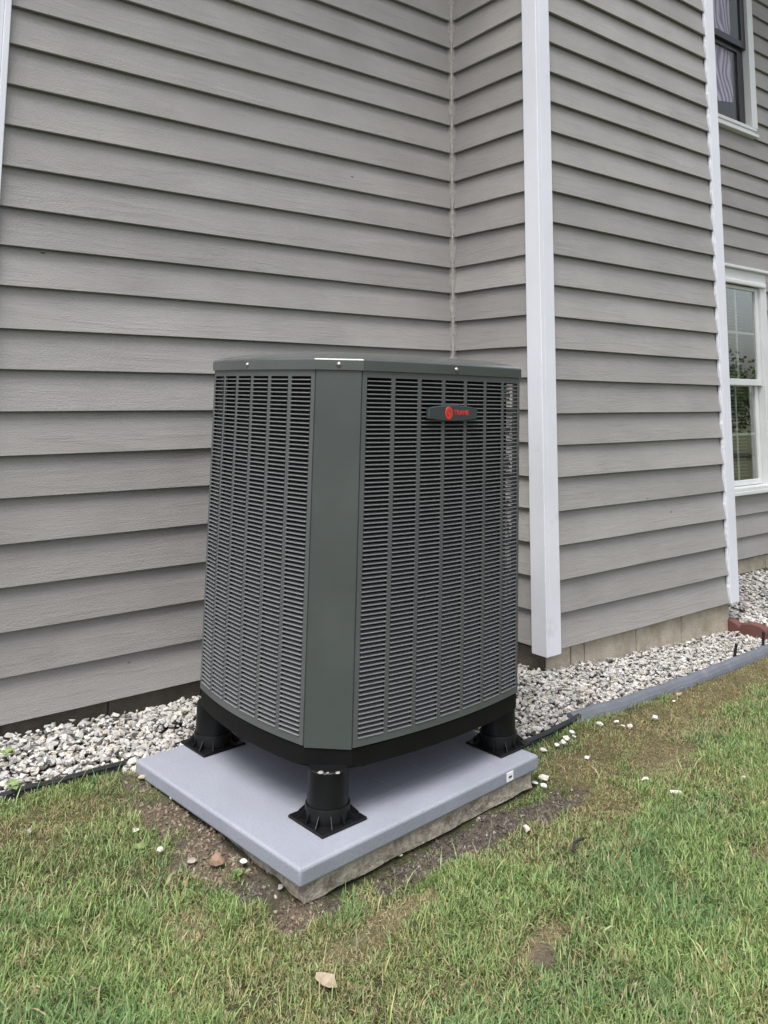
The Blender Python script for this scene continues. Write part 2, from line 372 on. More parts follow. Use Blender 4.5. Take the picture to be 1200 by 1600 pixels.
def wall_point(wall, s, o, z):
    """s along the wall, o outward from the butt line (negative = into the wall)"""
    if wall == 'A': return (s, -o, z)
    if wall == 'C': return (s, -BD-o, z)
    if wall == 'B': return (-o, -s, z)          # s = distance from the inner corner
    if wall == 'D': return (CX+o, -s, z)
def siding_board(wall, k, s0, s1, l, r, part, lt=None, rt=None):
    nseg = 6
    prof_n = 6
    V = []
    rr = random.Random(k*131+ord(wall)*7+int(s0*10))
    ph = rr.random()*6; am = 0.0008
    for i in range(nseg+1):
        t = i/nseg; s = s0+(s1-s0)*t
        zb = k*EXP+(l[0]*(1-t)+r[0]*t)+am*math.sin(ph+t*7.0)
        zt = (k+1)*EXP+(l[1]*(1-t)+r[1]*t)+0.022
        oo = 0.0007*math.sin(ph*1.7+t*9)
        for o, z in ((0.0+oo, zb+0.0015), (-0.0015+oo, zb), (-0.0165+oo, zb+0.0005), (-0.0335, zt), (-0.0265, zt), (-0.013+oo, zb+(zt-zb)*0.5)):
            V.append(wall_point(wall, s, o, z))
    Fs = []
    for i in range(nseg):
        for j in range(prof_n):
            a = i*prof_n+j; b = i*prof_n+(j+1) % prof_n
            Fs.append((a, b, b+prof_n, a+prof_n))
    Fs.append(tuple(range(prof_n))); Fs.append(tuple(range(nseg*prof_n, nseg*prof_n+prof_n))[::-1])
    bm = bmesh.new(); vv = [bm.verts.new(v) for v in V]
    for f in Fs: bm.faces.new([vv[i] for i in f])
    return bmobj('siding_board', bm, M_siding, part)
WT = 0.036
H = ROWS*EXP
# sheathing behind the boards, one mesh per wall
sheathA = box('siding_wall', LX-0.09, 0.03, WT, WT+0.08, -0.01, H, M_sheath, house)
sheathB = box('siding_wall', WT, WT+0.05, -BD+WT+0.002, WT-0.002, -0.01, H-0.002, M_sheath, house)
sheathC = box('siding_wall', WT+0.052, CX-WT-0.002, -BD+WT, -BD+WT+0.05, -0.01, H-0.004, M_sheath, house)
sheathD = box('siding_wall', CX-WT-0.05, CX-WT, -BD+WT+0.052, WT-0.002, -0.01, H-0.006, M_sheath, house)
WIN = [(2.63, 3.45, 0.50, 2.22), (2.63, 3.45, 3.40, 5.10)]     # openings in the far wall
bm = bmesh.new()
add_box(bm, CX-WT+0.002, 2.63, WT, WT+0.08, -0.01, H); add_box(bm, 3.45, 5.6, WT, WT+0.08, -0.01, H)
for z0, z1 in ((-0.01, 0.50), (2.22, 3.40), (5.10, H)): add_box(bm, 2.631, 3.449, WT+0.001, WT+0.079, z0, z1)
sheathE = bmobj('siding_wall', bm, M_sheath, house)
box('roof', LX-0.3, 5.9, -BD-0.25, 6.0, H+0.01, H+0.2, M_sheath, house)
box('side_wall', LX-0.11, LX-0.08, WT+0.082, 6.0, -0.4, H, M_siding, house)
for k in range(ROWS):
    siding_board('A', k, LX-0.01, -0.012, (dz(AL, k), dz(AL, k+1)), (dz(AR, k), dz(AR, k+1)), sheathA)
    siding_board('B', k, 0.012, BD-0.085, (dz(AR, k), dz(AR, k+1)), (dz(BR, k), dz(BR, k+1)), sheathB)
    siding_board('C', k, 0.088, CX-0.088, (dz(CL, k), dz(CL, k+1)), (dz(CR, k), dz(CR, k+1)), sheathC)
    siding_board('D', k, 0.012, BD-0.085, (0, 0), (0, 0), sheathD)
    rj = random.Random(k+900); j0 = rj.uniform(-.002, .002); rj2 = random.Random(k+901); j1 = rj2.uniform(-.002, .002)
    z0, z1 = k*EXP, (k+1)*EXP
    if any(z1-0.02 > a and z0+0.02 < b for _, _, a, b in WIN):
        siding_board('A', k, CX+0.012, 2.645, (j0, j1), (j0, j1), sheathE); siding_board('A', k, 3.44, 5.5, (j0, j1), (j0, j1), sheathE)
    else:
        siding_board('A', k, CX+0.012, 5.5, (j0, j1), (j0, j1), sheathE)

# corner boards: two leaves each, butted
def corner_board(x0, x1, y0, y1, zb, name='corner_board'):
    return box(name, x0, x1, y0, y1, zb, H+0.005, M_trim, house, 0.002, 1)
# front-left corner of the chase
bm = bmesh.new(); add_box(bm, -0.008, 0.018, -BD-0.008, -BD+0.088, -0.026, H+0.006, 0.0025); corner1 = bmobj('corner_board', bm, M_trim, house)
bm = bmesh.new(); add_box(bm, 0.0185, 0.098, -BD-0.0075, -BD+0.02, -0.0265, H+0.006, 0.0025); bmobj('corner_board', bm, M_trim, house)
# front-right corner of the chase
bm = bmesh.new(); add_box(bm, CX-0.095, CX+0.001, -BD-0.008, -BD+0.018, -0.015, H+0.006, 0.0025); bmobj('corner_board', bm, M_trim, house)
bm = bmesh.new(); add_box(bm, CX-0.018, CX+0.006, -BD+0.0185, -BD+0.09, -0.015, H+0.006, 0.0025); bmobj('corner_board', bm, M_trim, house)
# left end of the long wall: grooved casing
bm = bmesh.new()
for a, b, o in ((-0.092, -0.068, 0.006), (-0.0675, -0.045, 0.014), (-0.0445, -0.024, 0.010), (-0.0235, 0.0, 0.018)):
    add_box(bm, LX+a, LX+b, -o, 0.03, -0.03, H+0.006, 0.002)
bmobj('corner_board', bm, M_trim, house)
# caulk: ragged bead in the inner corner
def bead(name, pts_fn, z0, z1, dzs, mat):
    n = int((z1-z0)/dzs); V = []; Fs = []; m = 6
    for i in range(n+1):
        z = z0+(z1-z0)*i/n
        ring = pts_fn(z, i)
        V += ring
        if i:
            for j in range(m-1): a = (i-1)*m+j; Fs.append((a, a+1, a+1+m, a+m))
    return obj(name, V, Fs, mat, house)
rb = random.Random(3)
def inner(z, i):
    ph = (z/EXP) % 1.0; lap = -0.024*ph
    a = 0.006+rb.uniform(-0.001, 0.0015)-lap*0.18; b = 0.005+rb.uniform(-0.001, 0.0015)-lap*0.15
    return [(-a-0.004, 0.022, z), (-a, -lap-0.0035+rb.uniform(-.0015, .0015), z), (-a*0.45, -0.006-rb.uniform(0, .004), z),
            (-0.006-rb.uniform(0, .004), -b*0.45, z), (-lap*-1*0-0.0035+lap*0.0-rb.uniform(0, .0015)+(-lap)*0.9, -b, z), (0.022, -b-0.004, z)]
bead('caulk_bead', inner, 0.0, H, 0.012, M_caulk)
rb = random.Random(5)
def rightc(z, i):
    ph = ((z+0.005)/EXP) % 1.0; w_ = 0.003+0.006*(1-abs(2*ph-1.05))*rb.uniform(0.7, 1.3); x = CX-0.094; lap = 0.02*ph; y = -BD-0.002+lap*0.35
    return [(x+0.004, -BD+0.016, z), (x+0.002, -BD-0.007, z), (x-0.002, -BD-0.0065, z), (x-w_*0.5, y-0.005, z), (x-w_, y-0.002, z), (x-w_-0.002, y+0.01, z)]
bead('caulk_bead', rightc, 0.0, H, 0.016, M_wcaulk)

# foundation: mortar core + blocks
core = obj('foundation', *(lambda b: b)(([], [])), M_mortar, house)
bm = bmesh.new()
add_box(bm, LX-0.08, 0.075, 0.047, 0.16, -0.5, -0.012); add_box(bm, 0.077, CX-0.062, -BD+0.047, -BD+0.15, -0.5, -0.012)
add_box(bm, 0.047, 0.0765, -BD+0.047, 0.0465, -0.5, -0.013); add_box(bm, CX-0.10, CX-0.0625, -BD+0.151, 0.0465, -0.5, -0.013); add_box(bm, CX-0.06, 5.6, 0.047, 0.16, -0.5, -0.012)
core.data.materials.clear(); bm.to_mesh(core.data); bm.free(); core.data.materials.append(M_mortar)
def block(x0, x1, y0, y1, z0, z1, mat):
    bm = bmesh.new(); add_box(bm, x0, x1, y0, y1, z0, z1, 0.004)
    for v in bm.verts: v.co += Vector((random.uniform(-.0015, .0015), random.uniform(-.0015, .0015), 0))
    return bmobj('concrete_block', bm, mat, core)
xs = [LX-0.07]; 
jo = -1.834
ja = [jo-0.40*2, jo-0.40, jo, jo+0.40, jo+0.80, jo+1.2, jo+1.6, 0.040]
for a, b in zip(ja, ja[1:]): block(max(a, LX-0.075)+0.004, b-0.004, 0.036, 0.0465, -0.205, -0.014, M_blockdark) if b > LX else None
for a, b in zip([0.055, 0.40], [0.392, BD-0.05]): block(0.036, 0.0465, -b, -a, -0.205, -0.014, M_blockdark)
jc = [0.036, 0.217, 0.320, 0.750, 1.170, CX-0.045]
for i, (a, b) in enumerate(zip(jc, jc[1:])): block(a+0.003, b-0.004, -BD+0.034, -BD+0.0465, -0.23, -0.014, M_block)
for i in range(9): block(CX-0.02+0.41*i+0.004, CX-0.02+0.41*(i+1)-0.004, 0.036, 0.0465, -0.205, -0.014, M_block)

# ------------------------------------------------------------------ windows in the far wall
def framebox(parent, name, x0, x1, z0, z1, y0, y1, wl, wr, wb, wt, mat, bev=0.002):
    bm = bmesh.new()
    add_box(bm, x0, x0+wl, y0, y1, z0, z1, bev); add_box(bm, x1-wr, x1, y0, y1, z0, z1, bev)
    add_box(bm, x0+wl+0.0003, x1-wr-0.0003, y0+0.0006, y1-0.0006, z0+0.0005, z0+wb, bev); add_box(bm, x0+wl+0.0003, x1-wr-0.0003, y0+0.0006, y1-0.0006, z1-wt, z1-0.0005, bev)
    return bmobj(name, bm, mat, parent)
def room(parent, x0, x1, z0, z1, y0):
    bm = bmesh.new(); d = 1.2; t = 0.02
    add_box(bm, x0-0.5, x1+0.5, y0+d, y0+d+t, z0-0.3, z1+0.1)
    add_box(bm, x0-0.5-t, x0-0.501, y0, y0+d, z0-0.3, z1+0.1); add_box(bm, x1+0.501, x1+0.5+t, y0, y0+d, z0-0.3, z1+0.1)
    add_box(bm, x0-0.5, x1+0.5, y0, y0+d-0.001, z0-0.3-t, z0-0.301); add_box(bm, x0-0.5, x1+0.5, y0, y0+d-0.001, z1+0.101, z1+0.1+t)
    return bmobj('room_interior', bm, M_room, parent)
WX0, WX1 = 2.625, 3.455
# lower window
win = framebox(house, 'window', WX0, WX1, 0.53, 2.10, -0.022, 0.05, 0.092, 0.092, 0.001, 0.001, M_vinyl)
win['label'] = 'white double hung window with divided panes near the ground'
bm = bmesh.new(); add_box(bm, WX0, WX1, -0.022, 0.05, 2.1005, 2.212, 0.002); add_box(bm, WX0-0.045, WX1+0.045, -0.055, 0.05, 2.2125, 2.236, 0.004)
add_box(bm, WX0+0.05, WX1-0.035, -0.045, -0.0225, 2.090, 2.128, 0.010, 3); bmobj('head_trim', bm, M_vinyl, win)
bm = bmesh.new(); add_box(bm, WX0-0.02, WX1+0.02, -0.035, 0.05, 0.475, 0.503, 0.003); add_box(bm, WX0+0.0, WX1-0.0, -0.028, 0.05, 0.5035, 0.5295, 0.003); bmobj('sill', bm, M_vinyl, win)
framebox(win, 'upper_sash', 2.72, 3.36, 1.305, 2.089, 0.000, 0.030, 0.044, 0.044, 0.049, 0.029, M_vinyl)
framebox(win, 'lower_sash', 2.722, 3.358, 0.535, 1.330, 0.034, 0.060, 0.046, 0.046, 0.040, 0.030, M_vinyl)
box('pane', 2.763, 3.317, 0.0135, 0.0165, 1.352, 2.061, M_glass, win); box('pane', 2.767, 3.313, 0.0455, 0.0485, 0.574, 1.301, M_glass, win)
for zz0, zz1, yy, zm in ((1.354, 2.06, 0.0185, 1.717), (0.575, 1.30, 0.0505, 0.925)):
    box('muntin', 3.031, 3.049, yy, yy+0.006, zz0, zz1, M_vinyl, win); box('muntin', 2.764, 3.0305, yy, yy+0.006, zm-0.008, zm+0.008, M_vinyl, win); box('muntin', 3.0495, 3.316, yy, yy+0.006, zm-0.008, zm+0.008, M_vinyl, win)
bm = bmesh.new()
for i in range(56):
    z = 0.60+i*0.026
    v = [bm.verts.new(p) for p in ((2.70, 0.11, z-0.006), (3.30, 0.11, z-0.006), (3.30, 0.135, z+0.007), (2.70, 0.135, z+0.007), (2.70, 0.123, z+0.003), (3.30, 0.123, z+0.003))]
    bm.faces.new((v[0], v[1], v[5], v[4])); bm.faces.new((v[4], v[5], v[2], v[3]))
bmobj('blind', bm, M_blind, win)
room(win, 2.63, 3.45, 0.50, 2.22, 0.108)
# upper window
win2 = framebox(house, 'window', WX0, WX1, 3.44, 5.06, -0.022, 0.05, 0.088, 0.088, 0.001, 0.001, M_vinyl)
win2['label'] = 'upper window with dark sashes and a pale curtain'
bm = bmesh.new(); add_box(bm, WX0, WX1+0.0, -0.030, 0.05, 3.362, 3.392, 0.004); add_box(bm, WX0+0.0, WX1-0.03, -0.014, 0.05, 3.3925, 3.412, 0.002); add_box(bm, WX0+0.0, WX1-0.02, -0.024, 0.05, 3.4125, 3.4395, 0.004); bmobj('sill', bm, M_vinyl, win2)
box('head_trim', WX0-0.02, WX1+0.02, -0.03, 0.05, 5.0605, 5.16, M_vinyl, win2, 0.003)
framebox(win2, 'upper_sash', 2.714, 3.366, 4.12, 5.058, 0.004, 0.032, 0.062, 0.062, 0.060, 0.05, M_bronze)
framebox(win2, 'lower_sash', 2.716, 3.364, 3.446, 4.17, 0.034, 0.062, 0.085, 0.085, 0.030, 0.09, M_bronze)
box('pane', 2.775, 3.305, 0.0165, 0.0195, 4.178, 5.01, M_glass_screened, win2); box('pane', 2.80, 3.28, 0.0465, 0.0495, 3.475, 4.082, M_glass_screened, win2)
def curtain(x0, x1, z0, z1, y):
    V = []; Fs = []; n = 60
    for i in range(n+1):
        x = x0+(x1-x0)*i/n
        yy = y+0.003*math.sin(i*0.25)
        V += [(x, yy, z0+0.11*(i/n)), (x, yy, z1)]
        if i: a = 2*(i-1); Fs.append((a, a+2, a+3, a+1))
    return obj('curtain', V, Fs, M_curtain, win2, True)
curtain(2.64, 3.268, 3.55, 5.05, 0.078)
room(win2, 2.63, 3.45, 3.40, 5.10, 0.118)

# ------------------------------------------------------------------ slab and pad
def rough_box(name, w_, d_, z0, z1, mat, bev, amp, parent=None, n=18):
    bm = bmesh.new(); add_box(bm, -w_/2, w_/2, -d_/2, d_/2, z0, z1, 0)
    bmesh.ops.subdivide_edges(bm, edges=[e for e in bm.edges if abs(e.verts[0].co.z-e.verts[1].co.z) < 1e-6], cuts=n, use_grid_fill=True)
    bmesh.ops.subdivide_edges(bm, edges=[e for e in bm.edges if abs(e.verts[0].co.z-e.verts[1].co.z) > 1e-6], cuts=2)
    rr = random.Random(1)
    for v in bm.verts: v.co += Vector((rr.uniform(-amp, amp), rr.uniform(-amp, amp), rr.uniform(-amp, amp)))
    return bmobj(name, bm, mat, parent)
slab = rough_box('concrete_slab', PADW-0.062, PADD-0.030, -0.131, PADZ-0.049, M_slab, 0, 0.0022)
slab.location = (PADC[0]+0.004, PADC[1], 0); slab.rotation_euler.z = PADYAW-R(0.3)
tag(slab, 'rough weathered concrete slab under the grey pad', 'concrete slab')
pad = empty('equipment_pad', (PADC[0], PADC[1], PADZ-0.048)); pad.rotation_euler.z = PADYAW
tag(pad, 'blue grey composite equipment pad with rounded edges under the air conditioner', 'equipment pad')
bm = bmesh.new(); add_box(bm, -PADW/2, PADW/2, -PADD/2, PADD/2, 0.0, 0.048, 0.009, 4)
o = bmobj('pad_body', bm, M_pad, pad, True)
o.data.polygons.foreach_set('use_smooth', [len(p.vertices) == 4 and p.area < 0.02 for p in o.data.polygons])
for a, b, c, d in ((-0.30, 0.30, -0.30, -0.297), (-0.30, 0.30, -0.12, -0.117), (-0.02, -0.017, -0.296, -0.121), (0.14, 0.143, -0.296, -0.121), (0.30, 0.303, -0.30, -0.117)):
    box('raised_rib', a, b, c, d, 0.0470, 0.0486, M_pad, pad, 0.0)
bm = bmesh.new(); add_box(bm, 0.335, 0.369, -PADD/2-0.0016, -PADD/2+0.002, 0.010, 0.038, 0.0006); stk = bmobj('sticker', bm, M_white, pad); stk['label'] = 'small white sticker on the front edge'
for k in range(4): box('printed_mark', 0.344+k*0.0042, 0.3475+k*0.0042, -PADD/2-0.0022, -PADD/2-0.0005, 0.020, 0.0265, M_ink, stk)

# ------------------------------------------------------------------ the air conditioner
HW, HD, CH, UH, Z0 = 0.474, 0.407, 0.103, 1.099, 0.171
SAG = 0.033
ac = empty('air_conditioner', (-1.261, -0.874, Z0))
ac.rotation_euler = (R(1.155)*1.0, R(0.543), R(3.277))
tag(ac, 'tall grey green outdoor air conditioner with louvered sides on black feet', 'air conditioner')
def corner_pts(side):
    """start and end of each louvered face, and the outward normal, going round"""
    return {'front': (Vector((-HW+CH, -HD, 0)), Vector((HW-CH, -HD, 0)), Vector((0, -1, 0))),
            'right': (Vector((HW, -HD+CH, 0)), Vector((HW, HD-CH, 0)), Vector((1, 0, 0))),
            'back': (Vector((HW-CH, HD, 0)), Vector((-HW+CH, HD, 0)), Vector((0, 1, 0))),
            'left': (Vector((-HW, HD-CH, 0)), Vector((-HW, -HD+CH, 0)), Vector((-1, 0, 0)))}[side]
def face_pt(side, t, inset=0.0):
    a, b, n = corner_pts(side)
    return a+(b-a)*t+n*(SAG*4*t*(1-t)-inset)
def outline(inset, seg=16):
    pts = []
    for s in ('front', 'right', 'back', 'left'):
        a, b, n = corner_pts(s); d = (b-a).normalized(); L = (b-a).length
        for i in range(seg+1):
            t = i/seg; p = face_pt(s, t, inset)
            p = p-d*(2*t-1)*inset*0.414
            pts.append((p.x, p.y))
    return pts
PITCH_S, NROW = 0.013342, 79
TOPM = 0.0235
SLAT_N = 0
slat_meshes = {}
def slat_mesh(wd):
    key = round(wd, 4)
    if key in slat_meshes: return slat_meshes[key]
    h = wd/2+0.0005
    prof = [(0.0012, -0.0006), (0.0022, 0.0004), (0.0022, 0.0016), (0.0008, 0.0024), (-0.0155, 0.0046), (-0.0155, 0.0034)]   # outward, up
    V = []
    for s in (-1, 1):
        for o, z in prof:
            ins = 0.0 if o < 0.001 else 0.0016
            V.append((s*(h-ins), -o, z))
    n = len(prof); Fs = [(j, (j+1) % n, n+(j+1) % n, n+j) for j in range(n)]+[tuple(range(n))[::-1], tuple(range(n, 2*n))]
    slat_meshes[key] = mesh('slat', V, Fs, M_metal2)
    return slat_meshes[key]
def louver_panel(side, ncol, budget):
    global SLAT_N
    a, b, nrm = corner_pts(side); L = (b-a).length; d = (b-a)/L
    g = 0.0148; m_ = 0.0160; wd = (L-2*m_-(ncol-1)*g)/ncol
    ang = math.atan2(d.y, d.x)
    # frame sheet: stiles and rails
    bm = bmesh.new(); zt = UH-TOPM; zb = zt-NROW*PITCH_S; th = 0.0035
    def strip(s0, s1, z0, z1, n=1, o=0.0):
        P = []
        for i in range(n+1):
            t = (s0+(s1-s0)*i/n)/L
            f = face_pt(side, t, o); q = face_pt(side, t, o+th)
            P.append([bm.verts.new((f.x, f.y, z0)), bm.verts.new((f.x, f.y, z1)), bm.verts.new((q.x, q.y, z1)), bm.verts.new((q.x, q.y, z0))])
        for p, q in zip(P, P[1:]):
            for j in range(4): bm.faces.new((p[j], p[(j+1) % 4], q[(j+1) % 4], q[j]))
        bm.faces.new(P[0]); bm.faces.new(P[-1][::-1])
    strip(0.0015, L-0.0015, 0.0, zb, 28); strip(0.0015, L-0.0015, zt, UH-0.001, 28)
    edges = []
    for c in range(ncol):
        s0 = m_+c*(wd+g); edges.append((s0, s0+wd))
    strip(0.0015, m_, zb, zt); strip(L-m_, L-0.0015, zb, zt)
    for c in range(ncol-1): strip(edges[c][1], edges[c+1][0], zb, zt, 2)
    pan = bmobj('louver_panel', bm, M_panel_sheen, ac)
    me = slat_mesh(wd)
    rest_v = []; rest_f = []
    order = range(ncol) if side != 'left' else range(ncol-1, -1, -1)
    for c in order:
        s0, s1 = edges[c]; t = (s0+s1)/2/L
        p = face_pt(side, t); p0 = face_pt(side, s0/L); p1 = face_pt(side, s1/L); p = p*0.35+(p0+p1)*0.5*0.65
        dd = p1-p0; rz = math.atan2(dd.y, dd.x)
        for r_ in range(NROW):
            z = zb+r_*PITCH_S+0.0012
            mt = Matrix.Translation((p.x, p.y, z)) @ Matrix.Rotation(rz, 4, 'Z')
            if SLAT_N < 300 and budget:
                o = bpy.data.objects.new('slat', me); link(o, pan); o.matrix_local = mt; SLAT_N += 1
            else:
                off = len(rest_v)
                rest_v += [mt @ v.co for v in me.vertices]; rest_f += [tuple(off+i for i in pl.vertices) for pl in me.polygons]
    if rest_v:
        o = obj('slats', rest_v, rest_f, M_metal2, pan); o['kind'] = 'stuff'
louver_panel('front', 7, True); louver_panel('left', 6, False); louver_panel('right', 6, False); louver_panel('back', 7, False)
# plain corner panels
for sx, sy in ((-1, -1), (1, -1), (1, 1), (-1, 1)):
    a = Vector((sx*HW, sy*(HD-CH), 0)); b = Vector((sx*(HW-CH), sy*HD, 0)); nn = Vector((sx, sy, 0)).normalized(); d = (b-a).normalized()
    a2 = a+d*0.0022; b2 = b-d*0.0022
    bm = bmesh.new()
    poly = [a2+nn*0.001, b2+nn*0.001, b2-nn*0.012+d*0.0, a2-nn*0.012]
    add_prism(bm, [(p.x, p.y) for p in poly], -0.004, UH-0.004)
    es = [e for e in bm.edges if abs(e.verts[0].co.z-e.verts[1].co.z) > 0.5]
    bmesh.ops.bevel(bm, geom=es, offset=0.0015, segments=2, affect='EDGES')
    bmobj('corner_panel', bm, M_metal, ac)
# coil behind the louvers
bm = bmesh.new(); add_prism(bm, outline(0.045, 10), 0.0, UH-0.01); bmobj('coil', bm, M_coil, ac)
# bright return bends of the coil at the right end of the front panel
rr = random.Random(8)
for k in range(38):
    if rr.random() < 0.3: continue
    z = 0.50+k*0.0152; t = 0.950+rr.uniform(-.012, .012)
    p = face_pt('front', t, 0.030); l_ = rr.uniform(0.010, 0.030)
    box('coil_bend', p.x-l_, p.x+l_*0.6, p.y-0.004, p.y+0.004, z-0.0036, z+0.0036, M_tube, ac, 0.0025, 2)
# base pan
bm = bmesh.new(); add_prism(bm, outline(0.004, 16), -0.058, -0.0045)
bmesh.ops.bevel(bm, geom=[e for e in bm.edges if e.verts[0].co.z < -0.05 and e.verts[1].co.z < -0.05], offset=0.006, segments=2, affect='EDGES')
bmobj('base_pan', bm, M_pan, ac)
# top cap: skirt, rolled edge, gently rising deck with the fan opening
def cap():
    bm = bmesh.new()
    rings = [(outline(0.004), UH-0.003), (outline(-0.0065), UH-0.003), (outline(-0.0065), UH+0.0275), (outline(-0.0045), UH+0.0315), (outline(0.000), UH+0.0335), (outline(0.010), UH+0.0375), (outline(0.05), UH+0.0470), (outline(0.10), UH+0.0560), (outline(0.115), UH+0.051)]
    RR = [[bm.verts.new((x, y, z)) for x, y in o] for o, z in rings]
    n = len(RR[0])
    for a, b in zip(RR, RR[1:]):
        for i in range(n): bm.faces.new((a[i], a[(i+1) % n], b[(i+1) % n], b[i]))
    bm.faces.new(RR[-1])
    return bmobj('top_cap', bm, M_cap, ac)
cp = cap()
bm = bmesh.new()
for q in range(1, 9):
    r_ = 0.035*q
    for i in range(40):
        a0, a1 = 2*math.pi*i/40, 2*math.pi*(i+1)/40
        v = [bm.verts.new((rr_*math.cos(a), rr_*math.sin(a), UH+0.053+0.006*(1-q/9))) for a, rr_ in ((a0, r_), (a1, r_), (a1, r_+0.004), (a0, r_+0.004))]
        bm.faces.new(v)
bmobj('fan_guard', bm, M_blackp, cp)
def screw(p, n):
    d = Vector((-n.y, n.x, 0))
    bm = bmesh.new()
    add_lathe(bm, [(0.0, 0.0), (0.0085, 0.0), (0.0085, 0.0012), (0.0055, 0.0016), (0.0052, 0.0044), (0.0042, 0.0055), (0.0, 0.0055)], 14)
    o = bmobj('screw', bm, M_steel, cp, True); o.matrix_local = Matrix.Translation(p) @ n.to_track_quat('Z', 'Y').to_matrix().to_4x4()
nd = Vector((-1, -1, 0)).normalized()
screw(Vector((-HW+CH/2, -HD+CH/2, UH+0.013))+nd*0.006, nd)
for s, t in (('front', 0.50), ('left', 0.46), ('right', 0.5), ('back', 0.5)):
    p = face_pt(s, t, -0.0062); nn = corner_pts(s)[2]; screw(Vector((p.x, p.y, UH+0.013)), nn)
# badge with emblem and lettering
def badge():
    t = 0.475; p = face_pt('front', t, -0.004); z = UH-0.130
    bm = bmesh.new(); n = 40; W_, H_ = 0.115, 0.0260
    pts = []
    for i in range(11):            # bowed top
        u = -1+2*i/10; pts.append((u*W_, H_*(1-0.36*u*u)))
    pts2 = [(x, -y) for x, y in pts[::-1]]
    pts = pts+pts2
    f0 = [bm.verts.new((x, 0.004, y)) for x, y in pts]; f1 = [bm.verts.new((x, -0.004, y)) for x, y in pts]; f2 = [bm.verts.new((x*0.965, -0.0075, y*0.90)) for x, y in pts]
    m_ = len(pts)
    for a, b in ((f0, f1), (f1, f2)):
        for i in range(m_): bm.faces.new((a[i], a[(i+1) % m_], b[(i+1) % m_], b[i]))
    bm.faces.new(f2); bm.faces.new(f0[::-1])
    bd = bmobj('badge', bm, M_badge, ac); bd.location = (p.x, p.y-0.004, z); bd['label'] = 'dark oval maker badge with red emblem and lettering'
    # emblem: red disc with two swirls cut as dark arcs
    bm = bmesh.new(); add_lathe(bm, [(0.0, 0.0), (0.0170, 0.0), (0.0164, 0.001), (0.0, 0.001)], 24)
    e = bmobj('emblem', bm, M_red, bd); e.rotation_euler = (R(90), 0, 0); e.location = (-0.024, -0.0074, 0.0005); e.scale = (1.0, 1.25, 1.0)
    for sgn in (1, -1):
        bm = bmesh.new(); prev = None
        for i in range(11):
            a = -0.9+i*0.26
            for_r = 0.0062-0.0003*i
            c_ = Vector((sgn*(0.0005+for_r*math.cos(a)), 0, sgn*(0.0020+for_r*math.sin(a)*1.1)))
            wv = 0.0007
            v = [bm.verts.new((c_.x*(1-wv/for_r), -0.0088, c_.z*(1-wv/for_r))), bm.verts.new((c_.x*(1+wv/for_r), -0.0088, c_.z*(1+wv/for_r)))]
            if prev: bm.faces.new((prev[0], prev[1], v[1], v[0]))
            prev = v
        o = bmobj('emblem_swirl', bm, M_badge, bd); o.location = (-0.024, 0, 0.0005); o.scale = (1.4, 1, 1.5)
    cu = bpy.data.curves.new('t', 'FONT'); cu.body = 'TRANE'; cu.size = 0.0225; cu.extrude = 0.0006; cu.offset = 0.00035; cu.align_x = 'LEFT'; cu.align_y = 'CENTER'; cu.space_character = 1.0
    to = bpy.data.objects.new('t', cu); C.objects.link(to)
    dg = bpy.context.evaluated_depsgraph_get(); me = bpy.data.meshes.new_from_object(to.evaluated_get(dg)); bpy.data.objects.remove(to)
    me.materials.clear(); me.materials.append(M_red)
    lo = link(bpy.data.objects.new('lettering', me), bd); lo.rotation_euler = (R(90), 0, 0); lo.location = (0.000, -0.0078, 0.0012)
badge()
# riser feet
FOOT_H = Z0-0.058-PADZ+0.004
def foot(wx, wy):
    fo = empty('riser_foot', (0, 0, 0))
    # feet stand upright on the pad; parent to the unit, keep world placement
    bm = bmesh.new(); add_box(bm, -0.082, 0.082, -0.082, 0.082, 0.0, 0.008, 0.002); pl = bmobj('foot_plate', bm, M_blackp, None)
    bm = bmesh.new(); add_lathe(bm, [(0.0660, 0.008), (0.0655, 0.046), (0.0645, 0.048), (0.0605, 0.0485), (0.0585, FOOT_H-0.003), (0.0555, FOOT_H), (0.0, FOOT_H)], 40); co = bmobj('column', bm, M_blackp, None, False)
    co.data.polygons.foreach_set('use_smooth', [True]*len(co.data.polygons)); co.data.set_sharp_from_angle(angle=R(30))
    parts = [pl, co]
    for i in range(12):
        a = math.pi*2*i/12+R(45) if False else math.pi*2*i/12
        c_, s_ = math.cos(a), math.sin(a); rm = min(0.079/max(abs(c_), 1e-3), 0.079/max(abs(s_), 1e-3))
        bm = bmesh.new(); t = 0.0013
        P = [(0.064, 0.008), (rm, 0.008), (rm, 0.011), (0.066, 0.034)]
        va = [bm.verts.new((r_*c_-t*s_, r_*s_+t*c_, z)) for r_, z in P]; vb = [bm.verts.new((r_*c_+t*s_, r_*s_-t*c_, z)) for r_, z in P]
        for j in range(4): bm.faces.new((va[j], va[(j+1) % 4], vb[(j+1) % 4], vb[j]))
        bm.faces.new(va[::-1]); bm.faces.new(vb)
        parts.append(bmobj('gusset', bm, M_blackp, None))
    return parts
ac_m = Matrix.LocRotScale(ac.location, ac.rotation_euler, None)
def place_foot(wx, wy, proto=None):
    # the column is the part, plate and gussets its sub-parts
    wm = Matrix.Translation((wx, wy, PADZ+0.0005)) @ Matrix.Rotation(R(3.8), 4, 'Z')
    co = bpy.data.objects.new('riser_foot', proto[1].data); link(co, ac); co.matrix_local = ac_m.inverted() @ wm
    for nm, p in [('foot_plate', proto[0])]+[('gusset', g_) for g_ in proto[2:]]:
        c_ = bpy.data.objects.new(nm, p.data); link(c_, co)
proto = foot(0, 0)
for wx, wy in ((-1.658, -1.250), (-1.682, -0.567), (-0.893, -1.190), (-0.925, -0.540)): place_foot(wx, wy, proto)
